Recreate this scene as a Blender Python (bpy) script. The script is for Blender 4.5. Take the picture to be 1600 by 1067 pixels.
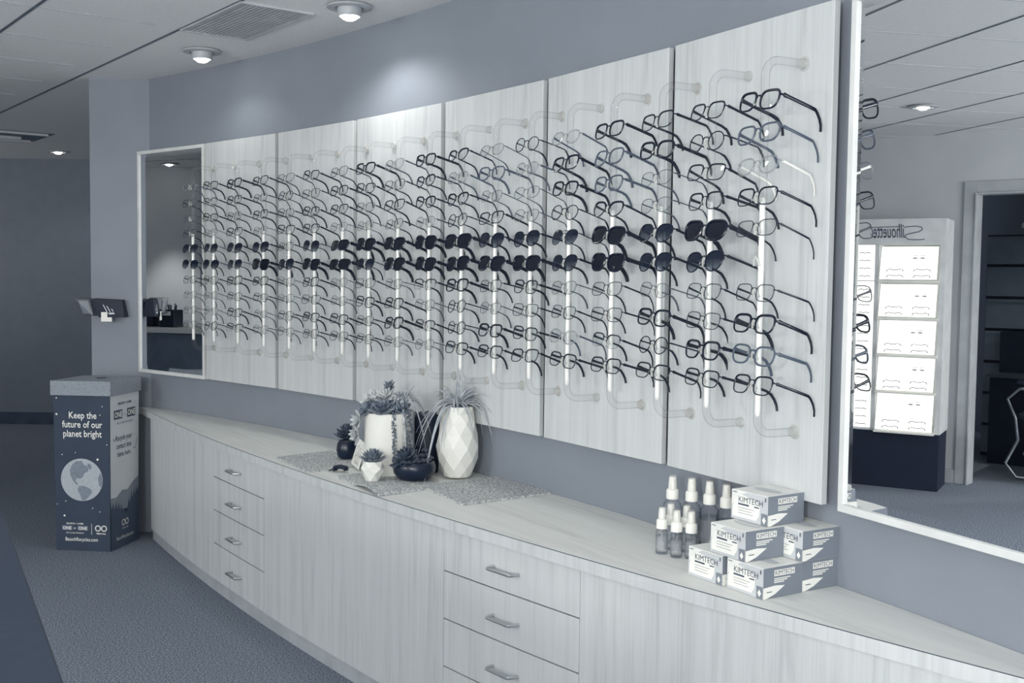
import bpy, bmesh, math, random
from mathutils import Vector, Matrix
random.seed(7)
PI = math.pi
sc = bpy.context.scene
for o in list(bpy.data.objects): bpy.data.objects.remove(o)
COL = sc.collection

# ---------------------------------------------------------------- camera
EYE = 1.46
cam_d = bpy.data.cameras.new('camera'); cam = bpy.data.objects.new('camera', cam_d); COL.objects.link(cam)
cam_d.sensor_width = 36; cam_d.lens = 36 * 1725.3 / 1600; cam_d.clip_start = 0.05; cam_d.clip_end = 100
RT = Vector((0.99993413, 0.00066564, 0.01145813)); UP = Vector((-0.01147745, 0.05799147, 0.99825110)); FW = Vector((0, 0.99831686, -0.05799529))
M = Matrix((RT, UP, -FW)).transposed().to_4x4(); M.translation = Vector((0, 0, EYE)); cam.matrix_world = M
sc.camera = cam
sc.view_settings.view_transform = 'Standard'; sc.view_settings.look = 'None'; sc.view_settings.gamma = 1
sc.view_settings.exposure = 0.0
sc.view_settings.use_curve_mapping = False
try: sc.cycles.transparent_max_bounces = 40
except Exception: pass

# ---------------------------------------------------------------- world and front fill
w = bpy.data.worlds.new('world'); sc.world = w; w.use_nodes = True
w.node_tree.nodes['Background'].inputs[0].default_value = (0.66, 0.76, 0.90, 1)
w.node_tree.nodes['Background'].inputs[1].default_value = 0.7
def area(name, loc, rot, sx, sy, power, col):
    l = bpy.data.lights.new(name, 'AREA'); l.shape = 'RECTANGLE'; l.size = sx; l.size_y = sy; l.energy = power; l.color = col
    o = bpy.data.objects.new(name, l); o.location = loc; o.rotation_euler = rot; COL.objects.link(o); return o
# area lamp added as fill, behind the camera at the assumed shop front
area('added_front_fill', (-1.3, -3.7, 1.30), (PI/2 + .30, 0, 0), 6.4, 2.0, 225, (1.0, 0.99, 0.955))

# ---------------------------------------------------------------- tagging helpers
def lin(c):
    r = []
    for v in c:
        v = v / 255
        r.append(v / 12.92 if v <= 0.04045 else ((v + 0.055) / 1.055) ** 2.4)
    return tuple(r) + (1,)
def tag(o, label=None, cat=None, group=None, kind=None):
    if label: o['label'] = label
    if cat: o['category'] = cat
    if group: o['group'] = group
    if kind: o['kind'] = kind
    return o
def empty(name, loc=(0, 0, 0), rz=0.0, label=None, cat=None, group=None):
    o = bpy.data.objects.new(name, None); o.empty_display_size = 0.05
    o.location = loc; o.rotation_euler = (0, 0, rz); COL.objects.link(o)
    return tag(o, label, cat, group)
def copy_tree(o, parent=None, kids=None):
    c = o.copy(); COL.objects.link(c); c.parent = parent
    for ch in (KIDS.get(o.name, [])):
        k = copy_tree(ch, c)
        KIDS.setdefault(c.name, []).append(k)
    return c
KIDS = {}

# ---------------------------------------------------------------- mesh builder
class MB:
    def __init__(s): s.v = []; s.f = []; s.m = []; s.cur = 0
    def add(s, vs, fs):
        n = len(s.v); s.v += [tuple(p) for p in vs]; s.f += [tuple(i + n for i in f) for f in fs]; s.m += [s.cur] * len(fs)
        return s
    def box(s, x0, x1, y0, y1, z0, z1, mt=None):
        vs = [Vector(p) for p in [(x0,y0,z0),(x1,y0,z0),(x1,y1,z0),(x0,y1,z0),(x0,y0,z1),(x1,y0,z1),(x1,y1,z1),(x0,y1,z1)]]
        if mt is not None: vs = [mt @ p for p in vs]
        return s.add(vs, [(0,3,2,1),(4,5,6,7),(0,1,5,4),(1,2,6,5),(2,3,7,6),(3,0,4,7)])
    def prism(s, pts, z0, z1):
        n = len(pts)
        a = sum(pts[i][0]*pts[(i+1)%n][1]-pts[(i+1)%n][0]*pts[i][1] for i in range(n))
        if a < 0: pts = pts[::-1]
        vs = [(p[0], p[1], z0) for p in pts] + [(p[0], p[1], z1) for p in pts]
        return s.add(vs, [tuple(range(n-1, -1, -1)), tuple(range(n, 2*n))] + [(i, (i+1)%n, n+(i+1)%n, n+i) for i in range(n)])
    def strip(s, A, B, z0, z1):      # solid between two plan polylines of equal length
        n = len(A)
        vs = [(p[0],p[1],z0) for p in A]+[(p[0],p[1],z0) for p in B]+[(p[0],p[1],z1) for p in A]+[(p[0],p[1],z1) for p in B]
        fs = []
        for i in range(n-1):
            fs += [(i, i+1, n+i+1, n+i), (2*n+i, 3*n+i, 3*n+i+1, 2*n+i+1), (i, 2*n+i, 2*n+i+1, i+1), (n+i, n+i+1, 3*n+i+1, 3*n+i)]
        fs += [(0, n, 3*n, 2*n), (n-1, 3*n-1, 4*n-1, 2*n-1)]
        return s.add(vs, fs)
    def tube(s, path, rad, n=8, closed=False, flat=None, upv=None):
        P = [Vector(p) for p in path]; m = len(P)
        R = rad if isinstance(rad, (list, tuple)) else [rad]*m
        vs = []; prev = None
        for i in range(m):
            if closed: t = P[(i+1)%m] - P[i-1]
            else: t = P[min(i+1, m-1)] - P[max(i-1, 0)]
            t.normalize()
            if prev is None:
                ref = Vector(upv) if upv else (Vector((0,0,1)) if abs(t.z) < 0.9 else Vector((1,0,0)))
                a = (ref - t*ref.dot(t)).normalized()
            else: a = (prev - t*prev.dot(t)).normalized()
            prev = a; b = t.cross(a)
            fa, fb = (flat if flat else (1, 1))
            for k in range(n):
                g = 2*PI*k/n; vs.append(P[i] + a*math.cos(g)*R[i]*fa + b*math.sin(g)*R[i]*fb)
        fs = []
        for i in range(m if closed else m-1):
            j = (i+1) % m
            for k in range(n): fs.append((i*n+k, i*n+(k+1)%n, j*n+(k+1)%n, j*n+k))
        if not closed: fs += [tuple(range(n-1, -1, -1)), tuple((m-1)*n+k for k in range(n))]
        return s.add(vs, fs)
    def lathe(s, prof, n=24, c=(0, 0, 0), cap=True):
        vs = []; fs = []
        for r, z in prof:
            for k in range(n): g = 2*PI*k/n; vs.append((c[0]+r*math.cos(g), c[1]+r*math.sin(g), c[2]+z))
        for i in range(len(prof)-1):
            for k in range(n): fs.append((i*n+k, i*n+(k+1)%n, (i+1)*n+(k+1)%n, (i+1)*n+k))
        if cap: fs += [tuple(range(n-1, -1, -1)), tuple((len(prof)-1)*n+k for k in range(n))]
        return s.add(vs, fs)
    def ball(s, c, r, n=8, m=5, sz=1.0):
        return s.lathe([(max(1e-4, r*math.sin(PI*i/m)), -r*sz*math.cos(PI*i/m)) for i in range(m+1)], n, c)
    def mesh(s, name, mats, smooth=False):
        me = bpy.data.meshes.new(name); me.from_pydata(s.v, [], s.f)
        for m_ in (mats if isinstance(mats, (list, tuple)) else [mats]): me.materials.append(m_)
        for i, p in enumerate(me.polygons): p.material_index = s.m[i]; p.use_smooth = smooth
        if smooth:
            try: me.set_sharp_from_angle(angle=math.radians(42))
            except Exception: pass
        me.update(); return me
    def build(s, name, mats, parent=None, smooth=False, bevel=0):
        o = bpy.data.objects.new(name, s.mesh(name, mats, smooth)); COL.objects.link(o)
        if parent is not None: o.parent = parent; KIDS.setdefault(parent.name, []).append(o)
        if bevel:
            b = o.modifiers.new('bevel', 'BEVEL'); b.width = bevel; b.segments = 2; b.limit_method = 'ANGLE'
        return o
def link(name, me, parent):
    o = bpy.data.objects.new(name, me); COL.objects.link(o); o.parent = parent; KIDS.setdefault(parent.name, []).append(o); return o
def structure(o): o['kind'] = 'structure'; return o

def text_verts(s, size, align='CENTER', xs=1.0, shear=0.0, bold=0.0):
    cu = bpy.data.curves.new('lettering', 'FONT'); cu.body = s; cu.size = size; cu.align_x = align; cu.resolution_u = 2
    cu.shear = shear; cu.offset = bold
    ob = bpy.data.objects.new('lettering', cu); COL.objects.link(ob)
    bpy.context.view_layer.update()
    dg = bpy.context.evaluated_depsgraph_get(); me = bpy.data.meshes.new_from_object(ob.evaluated_get(dg))
    vs = [(v.co.x*xs, v.co.y) for v in me.vertices]; fs = [tuple(p.vertices) for p in me.polygons]
    bpy.data.objects.remove(ob); bpy.data.meshes.remove(me); return vs, fs
class Face:
    """flat printing on a plane: origin, u axis, v axis"""
    def __init__(s, o, u, v, off=0.0008):
        s.o = Vector(o); s.u = Vector(u).normalized(); s.v = Vector(v).normalized(); s.n = s.u.cross(s.v); s.off = off
    def p(s, x, y, k=1): return s.o + s.u*x + s.v*y + s.n*s.off*k
    def poly(s, mb, pts, k=1):
        a = sum(pts[i][0]*pts[(i+1)%len(pts)][1]-pts[(i+1)%len(pts)][0]*pts[i][1] for i in range(len(pts)))
        if a < 0: pts = pts[::-1]
        mb.add([s.p(x, y, k) for x, y in pts], [tuple(range(len(pts)))])
    def rect(s, mb, x0, x1, y0, y1, k=1): s.poly(mb, [(x0,y0),(x1,y0),(x1,y1),(x0,y1)], k)
    def disc(s, mb, x, y, r, k=1, n=32): s.poly(mb, [(x+r*math.cos(2*PI*i/n), y+r*math.sin(2*PI*i/n)) for i in range(n)], k)
    def text(s, mb, t, x, y, size, k=1, **kw):
        vs, fs = text_verts(t, size, **kw); mb.add([s.p(x+a, y+b, k) for a, b in vs], fs)
    def line(s, mb, pts, wd, k=1):
        for (x0, y0), (x1, y1) in zip(pts[:-1], pts[1:]):
            dx, dy = x1-x0, y1-y0; L = math.hypot(dx, dy) or 1e-6; nx, ny = -dy/L*wd/2, dx/L*wd/2; ex, ey = dx/L*wd*.3, dy/L*wd*.3
            s.poly(mb, [(x0-ex+nx,y0-ey+ny),(x0-ex-nx,y0-ey-ny),(x1+ex-nx,y1+ey-ny),(x1+ex+nx,y1+ey+ny)], k)

# ---------------------------------------------------------------- materials
def newmat(name):
    m = bpy.data.materials.new(name); m.use_nodes = True; nt = m.node_tree
    return m, nt, nt.nodes['Principled BSDF']
def noise_mat(name, c1, c2, scale=(1, 1, 1), ns=5, det=4, rough=.6, bump=0, bscale=None, rot=(0, 0, 0), metal=0, spec=.5, lo=.35, hi=.65, coord='Object'):
    m, nt, b = newmat(name); N = nt.nodes; L = nt.links
    tc = N.new('ShaderNodeTexCoord'); mp = N.new('ShaderNodeMapping'); mp.inputs['Scale'].default_value = scale; mp.inputs['Rotation'].default_value = rot
    L.new(tc.outputs[coord], mp.inputs[0])
    nz = N.new('ShaderNodeTexNoise'); nz.inputs['Scale'].default_value = ns; nz.inputs['Detail'].default_value = det; L.new(mp.outputs[0], nz.inputs[0])
    r = N.new('ShaderNodeValToRGB'); r.color_ramp.elements[0].position = lo; r.color_ramp.elements[1].position = hi
    r.color_ramp.elements[0].color = lin(c1); r.color_ramp.elements[1].color = lin(c2)
    L.new(nz.outputs['Fac'], r.inputs[0]); L.new(r.outputs[0], b.inputs['Base Color'])
    b.inputs['Roughness'].default_value = rough; b.inputs['Metallic'].default_value = metal; b.inputs['Specular IOR Level'].default_value = spec
    if bump:
        n2 = N.new('ShaderNodeTexNoise'); n2.inputs['Scale'].default_value = bscale or ns*4; n2.inputs['Detail'].default_value = 3; L.new(mp.outputs[0], n2.inputs[0])
        bp = N.new('ShaderNodeBump'); bp.inputs['Strength'].default_value = bump; bp.inputs['Distance'].default_value = 0.004
        L.new(n2.outputs['Fac'], bp.inputs['Height']); L.new(bp.outputs[0], b.inputs['Normal'])
    return m
def flat(name, c, rough=.5, metal=0, spec=.5, var=6):
    c2 = tuple(min(255, v+var) for v in c); c1 = tuple(max(0, v-var) for v in c)
    return noise_mat(name, c1, c2, ns=9, det=2, rough=rough, metal=metal, spec=spec)
def wood(name, base, rot=(0, 0, 0), scale=(26, 26, 1.3), amp=12):
    m, nt, b = newmat(name); N = nt.nodes; L = nt.links
    tc = N.new('ShaderNodeTexCoord'); mp = N.new('ShaderNodeMapping'); mp.inputs['Rotation'].default_value = rot; L.new(tc.outputs['Object'], mp.inputs[0])
    mp2 = N.new('ShaderNodeMapping'); mp2.inputs['Scale'].default_value = scale; L.new(mp.outputs[0], mp2.inputs[0])
    n1 = N.new('ShaderNodeTexNoise'); n1.inputs['Scale'].default_value = 1.0; n1.inputs['Detail'].default_value = 6; n1.inputs['Distortion'].default_value = .6; L.new(mp2.outputs[0], n1.inputs[0])
    mp3 = N.new('ShaderNodeMapping'); mp3.inputs['Scale'].default_value = tuple(v*(5 if v > 5 else 3) for v in scale); L.new(mp.outputs[0], mp3.inputs[0])
    n2 = N.new('ShaderNodeTexNoise'); n2.inputs['Scale'].default_value = 1.0; n2.inputs['Detail'].default_value = 4; L.new(mp3.outputs[0], n2.inputs[0])
    mix = N.new('ShaderNodeMath'); mix.operation = 'MULTIPLY_ADD'; mix.inputs[1].default_value = .4; L.new(n2.outputs['Fac'], mix.inputs[0])
    mul = N.new('ShaderNodeMath'); mul.operation = 'MULTIPLY'; mul.inputs[1].default_value = .6; L.new(n1.outputs['Fac'], mul.inputs[0]); L.new(mul.outputs[0], mix.inputs[2])
    r = N.new('ShaderNodeValToRGB'); e = r.color_ramp.elements
    e[0].position = .34; e[0].color = lin(tuple(v-amp*1.3 for v in base)); e[1].position = .64; e[1].color = lin(tuple(v+amp*.7 for v in base))
    k = e.new(.47); k.color = lin(base)
    L.new(mix.outputs[0], r.inputs[0]); L.new(r.outputs[0], b.inputs['Base Color']); b.inputs['Roughness'].default_value = .52; b.inputs['Specular IOR Level'].default_value = .3
    return m
def emit(name, c, s):
    m, nt, b = newmat(name); b.inputs['Base Color'].default_value = lin(c); b.inputs['Emission Color'].default_value = lin(c); b.inputs['Emission Strength'].default_value = s; return m
def clear(name, tint, fr=.5, rough=.04, edge=.35, body=(1, 1, 1), bodyf=0.0, pw_t=2.5):
    """thin clear plastic or glass: see-through, glossy, a little darker at grazing edges"""
    m = bpy.data.materials.new(name); m.use_nodes = True; nt = m.node_tree; N = nt.nodes; L = nt.links; N.remove(N['Principled BSDF'])
    tr = N.new('ShaderNodeBsdfTransparent'); gl = N.new('ShaderNodeBsdfGlossy'); gl.inputs['Roughness'].default_value = rough
    lw = N.new('ShaderNodeLayerWeight'); lw.inputs['Blend'].default_value = .5
    rp = N.new('ShaderNodeValToRGB'); rp.color_ramp.elements[0].color = lin(tint[0]); rp.color_ramp.elements[1].color = lin(tint[1]); pt = N.new('ShaderNodeMath'); pt.operation = 'POWER'; pt.inputs[1].default_value = pw_t; L.new(lw.outputs['Facing'], pt.inputs[0]); L.new(pt.outputs[0], rp.inputs[0]); L.new(rp.outputs[0], tr.inputs[0])
    lf = N.new('ShaderNodeLayerWeight'); lf.inputs['Blend'].default_value = .5
    pw = N.new('ShaderNodeMath'); pw.operation = 'POWER'; pw.inputs[1].default_value = 4; L.new(lf.outputs['Facing'], pw.inputs[0])
    fn = N.new('ShaderNodeMath'); fn.operation = 'MULTIPLY_ADD'; fn.inputs[1].default_value = fr; fn.inputs[2].default_value = .03; L.new(pw.outputs[0], fn.inputs[0])
    mx = N.new('ShaderNodeMixShader'); L.new(fn.outputs[0], mx.inputs[0]); L.new(tr.outputs[0], mx.inputs[1]); L.new(gl.outputs[0], mx.inputs[2])
    out = mx
    if bodyf:
        df = N.new('ShaderNodeBsdfDiffuse'); df.inputs[0].default_value = lin(body); m2 = N.new('ShaderNodeMixShader'); m2.inputs[0].default_value = bodyf
        L.new(mx.outputs[0], m2.inputs[1]); L.new(df.outputs[0], m2.inputs[2]); out = m2
    L.new(out.outputs[0], N['Material Output'].inputs[0]); return m

M_WOOD = wood('pale_ash_laminate', (199, 203, 204), amp=10)
M_WOODTOP = wood('pale_ash_worktop', (222, 224, 221), rot=(0, 0, math.radians(58)), scale=(1.6, 22, 22), amp=9)
M_CARC = flat('cabinet_carcass', (52, 62, 78))  # wood coloured dark: shade between the door fronts is put into the colour
M_WALL = noise_mat('wall_paint', (131, 138, 148), (136, 143, 153), ns=3, rough=.62, bump=.05, bscale=160, spec=.35)
M_WALL2 = noise_mat('wall_paint_light', (196, 200, 205), (202, 206, 210), ns=3, rough=.7, bump=.05, bscale=160)
M_CARPET = noise_mat('carpet', (88, 98, 112), (150, 158, 170), ns=150, det=3, rough=.95, bump=.6, bscale=260, spec=.1, lo=.40, hi=.60)
M_CEIL = noise_mat('ceiling_tile', (228, 230, 231), (240, 241, 241), ns=190, det=3, rough=.9, bump=.25, bscale=250, spec=.1)
M_GRIDD = flat('ceiling_reveal', (96, 106, 118)); M_GRIDL = flat('ceiling_grid_bar', (186, 190, 194))
M_TRIM = flat('painted_trim', (176, 181, 186)); M_TOE = flat('toe_kick', (176, 181, 186)); M_DTRIM = flat('dark_baseboard', (60, 74, 94))
M_NAVY = flat('navy_black_plastic', (14, 28, 50), rough=.28, var=2)
M_NAVYM = flat('navy_black_matte', (14, 28, 50), rough=.6, var=2)
M_BLK = flat('black_acetate', (10, 22, 42), rough=.22, var=1)
M_DKM = flat('dark_metal', (30, 42, 60), rough=.3, metal=.3, var=2)
M_GYM = flat('grey_metal', (86, 96, 108), rough=.3, metal=.4, var=3)
M_GYP = flat('grey_acetate', (74, 86, 102), rough=.3, var=3)
M_WHT = flat('white_plastic', (236, 236, 230), rough=.45, var=2)
M_CER = flat('white_ceramic', (236, 236, 230), rough=.3, var=2)
M_PAPER = flat('white_print', (240, 240, 234), rough=.7, var=1)
M_SILV = flat('brushed_nickel', (190, 194, 196), rough=.3, metal=.85, var=3)
M_CHR = flat('chrome', (205, 208, 210), rough=.12, metal=1, var=2)
M_FRAME = flat('pale_mirror_frame', (218, 220, 219), rough=.5)
m_, nt_, b_ = newmat('mirror_glass'); b_.inputs['Base Color'].default_value = (.93, .94, .95, 1); b_.inputs['Metallic'].default_value = 1; b_.inputs['Roughness'].default_value = 0.0; M_MIR = m_
M_ROD = clear('clear_acrylic_rod', ((253, 253, 253), (150, 160, 172)), fr=.55, edge=.62, pw_t=5)
M_BAR = noise_mat('frosted_white_bar', (238, 239, 236), (246, 246, 242), ns=6, rough=.35)
M_LENS = clear('demo_lens', ((249, 250, 250), (225, 230, 234)), fr=.30, edge=.4)
M_CLRF = clear('clear_frame_acetate', ((226, 229, 232), (140, 150, 164)), fr=.5, edge=.55, body=(220, 222, 222), bodyf=.18)
M_PAD = clear('nose_pad', ((238, 240, 241), (205, 210, 214)), fr=.5, edge=.5, body=(236, 236, 232), bodyf=.45)
M_SUN = flat('dark_sun_lens', (7, 16, 32), rough=.08, var=1)
def grad_lens():
    m = bpy.data.materials.new('gradient_sun_lens'); m.use_nodes = True; nt = m.node_tree; N = nt.nodes; L = nt.links; b = N['Principled BSDF']
    b.inputs['Base Color'].default_value = lin((12, 24, 44)); b.inputs['Roughness'].default_value = .08
    tr = N.new('ShaderNodeBsdfTransparent'); tr.inputs[0].default_value = lin((190, 198, 208)); tc = N.new('ShaderNodeTexCoord'); sp = N.new('ShaderNodeSeparateXYZ')
    mr = N.new('ShaderNodeMapRange'); mr.inputs[1].default_value = -.026; mr.inputs[2].default_value = .006; mr.inputs[3].default_value = .25; mr.inputs[4].default_value = 1
    L.new(tc.outputs['Object'], sp.inputs[0]); L.new(sp.outputs['Z'], mr.inputs[0]); mx = N.new('ShaderNodeMixShader')
    L.new(mr.outputs[0], mx.inputs[0]); L.new(tr.outputs[0], mx.inputs[1]); L.new(b.outputs[0], mx.inputs[2]); L.new(mx.outputs[0], N['Material Output'].inputs[0]); return m
M_GRAD = grad_lens()
M_LITE = emit('lamp_glow', (255, 253, 244), 24.0)
M_BACKLIT = emit('backlit_panel', (250, 249, 241), 1.05)

# ---------------------------------------------------------------- plan geometry
CW = Vector((-8.80882942, -2.23743603)); RW = 10.760322971; TH0 = math.radians(47.89027)     # curved display wall
def wp(s, off=0.0):
    t = TH0 - s/RW; return Vector((CW.x+(RW-off)*math.cos(t), CW.y+(RW-off)*math.sin(t)))
def wrot(s): return (TH0 - s/RW) - PI/2
C2 = Vector((15.6795937, 16.23571604)); R2 = 20.41677                                        # curved cabinet front
def fp(deg, off=0.0):
    a = math.radians(deg); return Vector((C2.x+(R2+off)*math.cos(a), C2.y+(R2+off)*math.sin(a)))
ZC = 2.53; ZTOP = 0.71
PW = 0.6525

# ---------------------------------------------------------------- floor, ceiling, walls
structure(MB().box(-8, 3.2, -4.2, 11.2, -.1, 0).build('floor', M_CARPET))
structure(MB().box(-8, 3.2, -4.2, 11.2, ZC, ZC+.1).build('ceiling', M_CEIL))
NX, NY = 0.794, 0.607      # grid normal; direction along the bars (.607,-.794)
def gp(n, t): return (n*NX + t*NY, n*NY - t*NX)
def gridbar(mb, n0, t0, n1, t1, wd, z0):
    a = Vector(gp(n0, t0)); b = Vector(gp(n1, t1)); d = (b-a).normalized(); q = Vector((-d.y, d.x))*wd/2
    mb.prism([a-q, b-q, b+q, a+q], z0, ZC+.004)
def inroom(n, t):
    x, y = gp(n, t)
    if not (-7.9 < x < 3.1 and -4.1 < y < 11.1): return False
    return (Vector((x, y))-CW).length < RW or x < -2.36 and y > 6.3
def runs(mb, fn, a0, a1, wd, z0, step=.1):
    a = a0; st = None
    while a <= a1:
        ok = inroom(*fn(a))
        if ok and st is None: st = a
        if (not ok or a+step > a1) and st is not None:
            gridbar(mb, *fn(st), *fn(a-step), wd, z0); st = None
        a += step
mb = MB()
for k in range(-13, 4):
    n = k*.605; runs(mb, lambda a, n=n: (n, a), -12.5, 4.5, .014, ZC-.002)
structure(mb.build('trim_1', M_GRIDD))
mb = MB()
for k in range(-19, 8):
    t = -4.78 + .61*k - .0; runs(mb, lambda a, t=t: (a, t), -8.2, 1.81, .008, ZC-.0015)
structure(mb.build('trim_2', M_GRIDL))
# curved display wall
N = 56; ss = [-.60 + (5.2+.60)*i/N for i in range(N+1)]
A = [wp(s, -.045) for s in ss]; B = [wp(s, -.20) for s in ss]
structure(MB().strip(A, B, 0, ZC).build('wall_display', M_WALL, smooth=True))
pe = A[-1]
structure(MB().prism([pe, (3.1, .4), (3.1, -4.1), (3.0, -4.1), (3.0, .35), (pe.x-.02, pe.y-.1)], 0, ZC).build('wall_right', M_WALL))
# column at the left end of the curve
A0 = wp(-.60, -.045)
structure(MB().prism([(-2.355, 6.175), (A0.x, A0.y), (A0.x+.11, A0.y+.12), (A0.x, 6.5), (-2.355, 10.6), (-2.6, 10.6)][:4] + [(-2.45, 6.55)], 0, ZC).build('wall_column', M_WALL))
structure(MB().box(-8, 0, 10.55, 10.7, 0, ZC).build('wall_far', flat('far_wall_dimmed', (116, 125, 138), var=2)))  # wall colour darkened here, the dimness of the far end painted in
structure(MB().box(-7.3, -2.5, 10.53, 10.55, 0, .115).build('baseboard_far', M_DTRIM))
structure(MB().box(-7.45, -7.3, 5.0, 10.55, 0, ZC).build('wall_reception', M_WALL2))
structure(MB().box(-7.3, -4.88, 4.95, 5.05, 0, ZC).build('wall_jog', M_WALL2))
# left wall with the doorway (opening 3.19..4.09)
mb = MB(); mb.box(-4.98, -4.88, 4.09, 5.05, 0, ZC).box(-4.98, -4.88, -4.1, 3.19, 0, ZC).box(-4.98, -4.88, 3.19, 4.09, 2.10, ZC)
structure(mb.build('wall_left', M_WALL2))
structure(MB().box(-4.88, -4.865, 4.17, 4.28, 0, .1).build('baseboard_left', M_TRIM))
mb = MB()
mb.box(-4.88, -4.862, 4.09, 4.17, 0, 2.18).box(-4.88, -4.862, 3.11, 3.19, 0, 2.18).box(-4.88, -4.862, 3.19, 4.09, 2.10, 2.18)
mb.box(-4.98, -4.85, 4.075, 4.09, 0, 2.10).box(-4.98, -4.85, 3.19, 3.205, 0, 2.10).box(-4.98, -4.85, 3.205, 4.075, 2.085, 2.10)
structure(mb.build('door_1', M_TRIM, bevel=.003))
structure(MB().box(-8, -7.9, -.5, 5, 0, ZC).build('wall_office', M_WALL))
structure(MB().box(-8, -4.98, .9, 1.0, 0, ZC).build('wall_office_side', M_WALL))
# unseen shop front behind the camera, added as a light opening: low sill, head, mullions
mb = MB(); mb.box(-4.9, 3.05, -4.1, -4.0, 0, .45).box(-4.9, 3.05, -4.1, -4.0, 2.4, ZC)
structure(mb.build('wall_shopfront', M_WALL2))
mb = MB()
for x in (-4.85, -2.9, -.95, 1.0, 2.95): mb.box(x-.03, x+.03, -4.08, -4.02, .45, 2.4)
structure(mb.build('window_1', M_TRIM))

# ---------------------------------------------------------------- ceiling fittings
def downlight(x, y, power, label, protr=True, spot=2.2, off=0):
    t = empty('downlight', (x, y, ZC), 0, label, 'ceiling light', 'recessed ceiling lights')
    MB().lathe([(.052, -.002), (.088, -.003), (.092, -.008), (.09, -.012), (.06, -.014), (.052, -.006)], 28, cap=False).build('trim_ring', M_TRIM, t, True)
    d = .045 if protr else .012
    MB().lathe([(.050, -.001), (.047, -d+.006), (.044, -d), (.039, -d), (.036, -d+.004)], 24, cap=False).build('lamp_housing', M_TRIM, t, True)
    MB().lathe([(.001, -d-.016), (.016, -d-.014), (.028, -d-.008), (.036, -d+.001), (.036, -d+.004), (.001, -d+.004)], 24).build('bulb', M_LITE, t, True)
    l = bpy.data.lights.new('downlight_beam', 'SPOT'); l.energy = power; l.spot_size = spot; l.spot_blend = .55; l.shadow_soft_size = .035; l.color = (1, .985, .95)
    o = bpy.data.objects.new('downlight_beam', l); o.location = (x, y, ZC-d-.022); COL.objects.link(o)
    return t
LAB = ['recessed ceiling downlight nearest the column, above the mirror', 'bright recessed ceiling downlight beside the square vent']
for i in range(5):
    q = wp(.334 + 1.265*i, .218 if i < 2 else .95)
    downlight(q.x, q.y, (3.6, 13, 9, 3, 3)[i], LAB[i] if i < 2 else 'recessed downlight close to the display wall, further along the curve', True, 2.55)
downlight(-4.04, 9.86, 6, 'small recessed downlight in the dim ceiling behind the column', False)
downlight(-3.48, 3.99, 12, 'recessed downlight mirrored above the lit eyewear stand', False)
downlight(-6.9, 6.67, 80, 'recessed downlight over the reception area, seen in the narrow mirror', False, .95)
for x, y in [(-2.4, 1.9), (-.9, .3), (1.6, -.9), (-1.2, -1.6), (-3.3, .2)]:  # extra downlights added out of view for ambient light
    downlight(x, y, 22, 'added unseen downlight filling the open part of the room', False)
# white globe lamps added out of view as fill light for the room
M_GLOBE = emit('added_globe_glow', (255, 252, 244), 2.2)
for k, (x, y, pw_) in enumerate([(-1.2, -1.5, 200), (.6, -2.2, 16), (-3.7, .6, 105), (-6.2, 8.9, 18)]):
    t = empty('added_fill_globe', (x, y, ZC), 0, 'added white globe lamp giving fill light, out of view', 'ceiling light', 'added fill globes')
    MB().lathe([(.05, -.02), (.05, 0)], 20).build('ceiling_rose', M_TRIM, t, True); MB().lathe([(.004, -.46), (.004, -.02)], 8).build('cord', M_NAVYM, t)
    MB().lathe([(max(.002, .13*math.sin(PI*i/12)), -.59-.13*math.cos(PI*i/12)) for i in range(13)], 24).build('globe_shade', M_GLOBE, t, True)
    l = bpy.data.lights.new('added_fill_light', 'POINT'); l.energy = pw_; l.shadow_soft_size = .14; l.color = (1, .985, .945)
    o = bpy.data.objects.new('added_fill_light', l); o.location = (x, y, ZC-.59); COL.objects.link(o)
    o.location.z = ZC-.59-.28
# return air vent (n 1.82..2.12, t -4.79..-4.16)
def local_box(o_n, o_t): return Vector((*gp(o_n, o_t), ZC))
t = empty('ceiling_vent', local_box(1.97, -4.475), 0, 'square louvred ceiling vent beside the bright downlight', 'vent')
def gm(mb, n0, n1, t0, t1, z0, z1):
    c = gp(1.97, -4.475); pts = [(gp(a, b)[0]-c[0], gp(a, b)[1]-c[1]) for a, b in ((n0, t0), (n1, t0), (n1, t1), (n0, t1))]
    mb.prism(pts, z0, z1)
mb = MB(); gm(mb, 1.822, 2.125, -4.79, -4.16, -.0015, .0); mb.build('backing', M_GRIDD, t)
mb = MB()
gm(mb, 1.815, 1.828, -4.80, -4.15, -.008, 0); gm(mb, 2.12, 2.133, -4.80, -4.15, -.008, 0); gm(mb, 1.828, 2.12, -4.80, -4.787, -.008, 0); gm(mb, 1.828, 2.12, -4.163, -4.15, -.008, 0)
mb.build('vent_frame', M_GRIDL, t)
mb = MB()
for k in range(15): n = 1.834+k*.0193; gm(mb, n, n+.0108, -4.787, -4.163, -.006, -.002)
mb.build('louvre', M_GRIDL, t)
t = empty('ceiling_diffuser', (*gp(2.05, -9.35), ZC), 0, 'dark ceiling air diffuser at the left edge, over the dim area', 'vent')
c0 = gp(2.05, -9.35)
def gm2(mb, n0, n1, t0, t1, z0, z1):
    mb.prism([(gp(a, b)[0]-c0[0], gp(a, b)[1]-c0[1]) for a, b in ((n0, t0), (n1, t0), (n1, t1), (n0, t1))], z0, z1)
mb = MB(); gm2(mb, 1.82, 2.42, -9.66, -9.04, -.003, 0); mb.build('diffuser_body', flat('diffuser_grey', (92, 104, 120)), t)
mb = MB(); gm2(mb, 1.86, 2.38, -9.62, -9.60, -.02, -.003); gm2(mb, 1.98, 2.26, -9.42, -9.40, -.025, -.003); gm2(mb, 1.86, 2.38, -9.09, -9.07, -.02, -.003); mb.build('fin', M_GRIDL, t)

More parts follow.
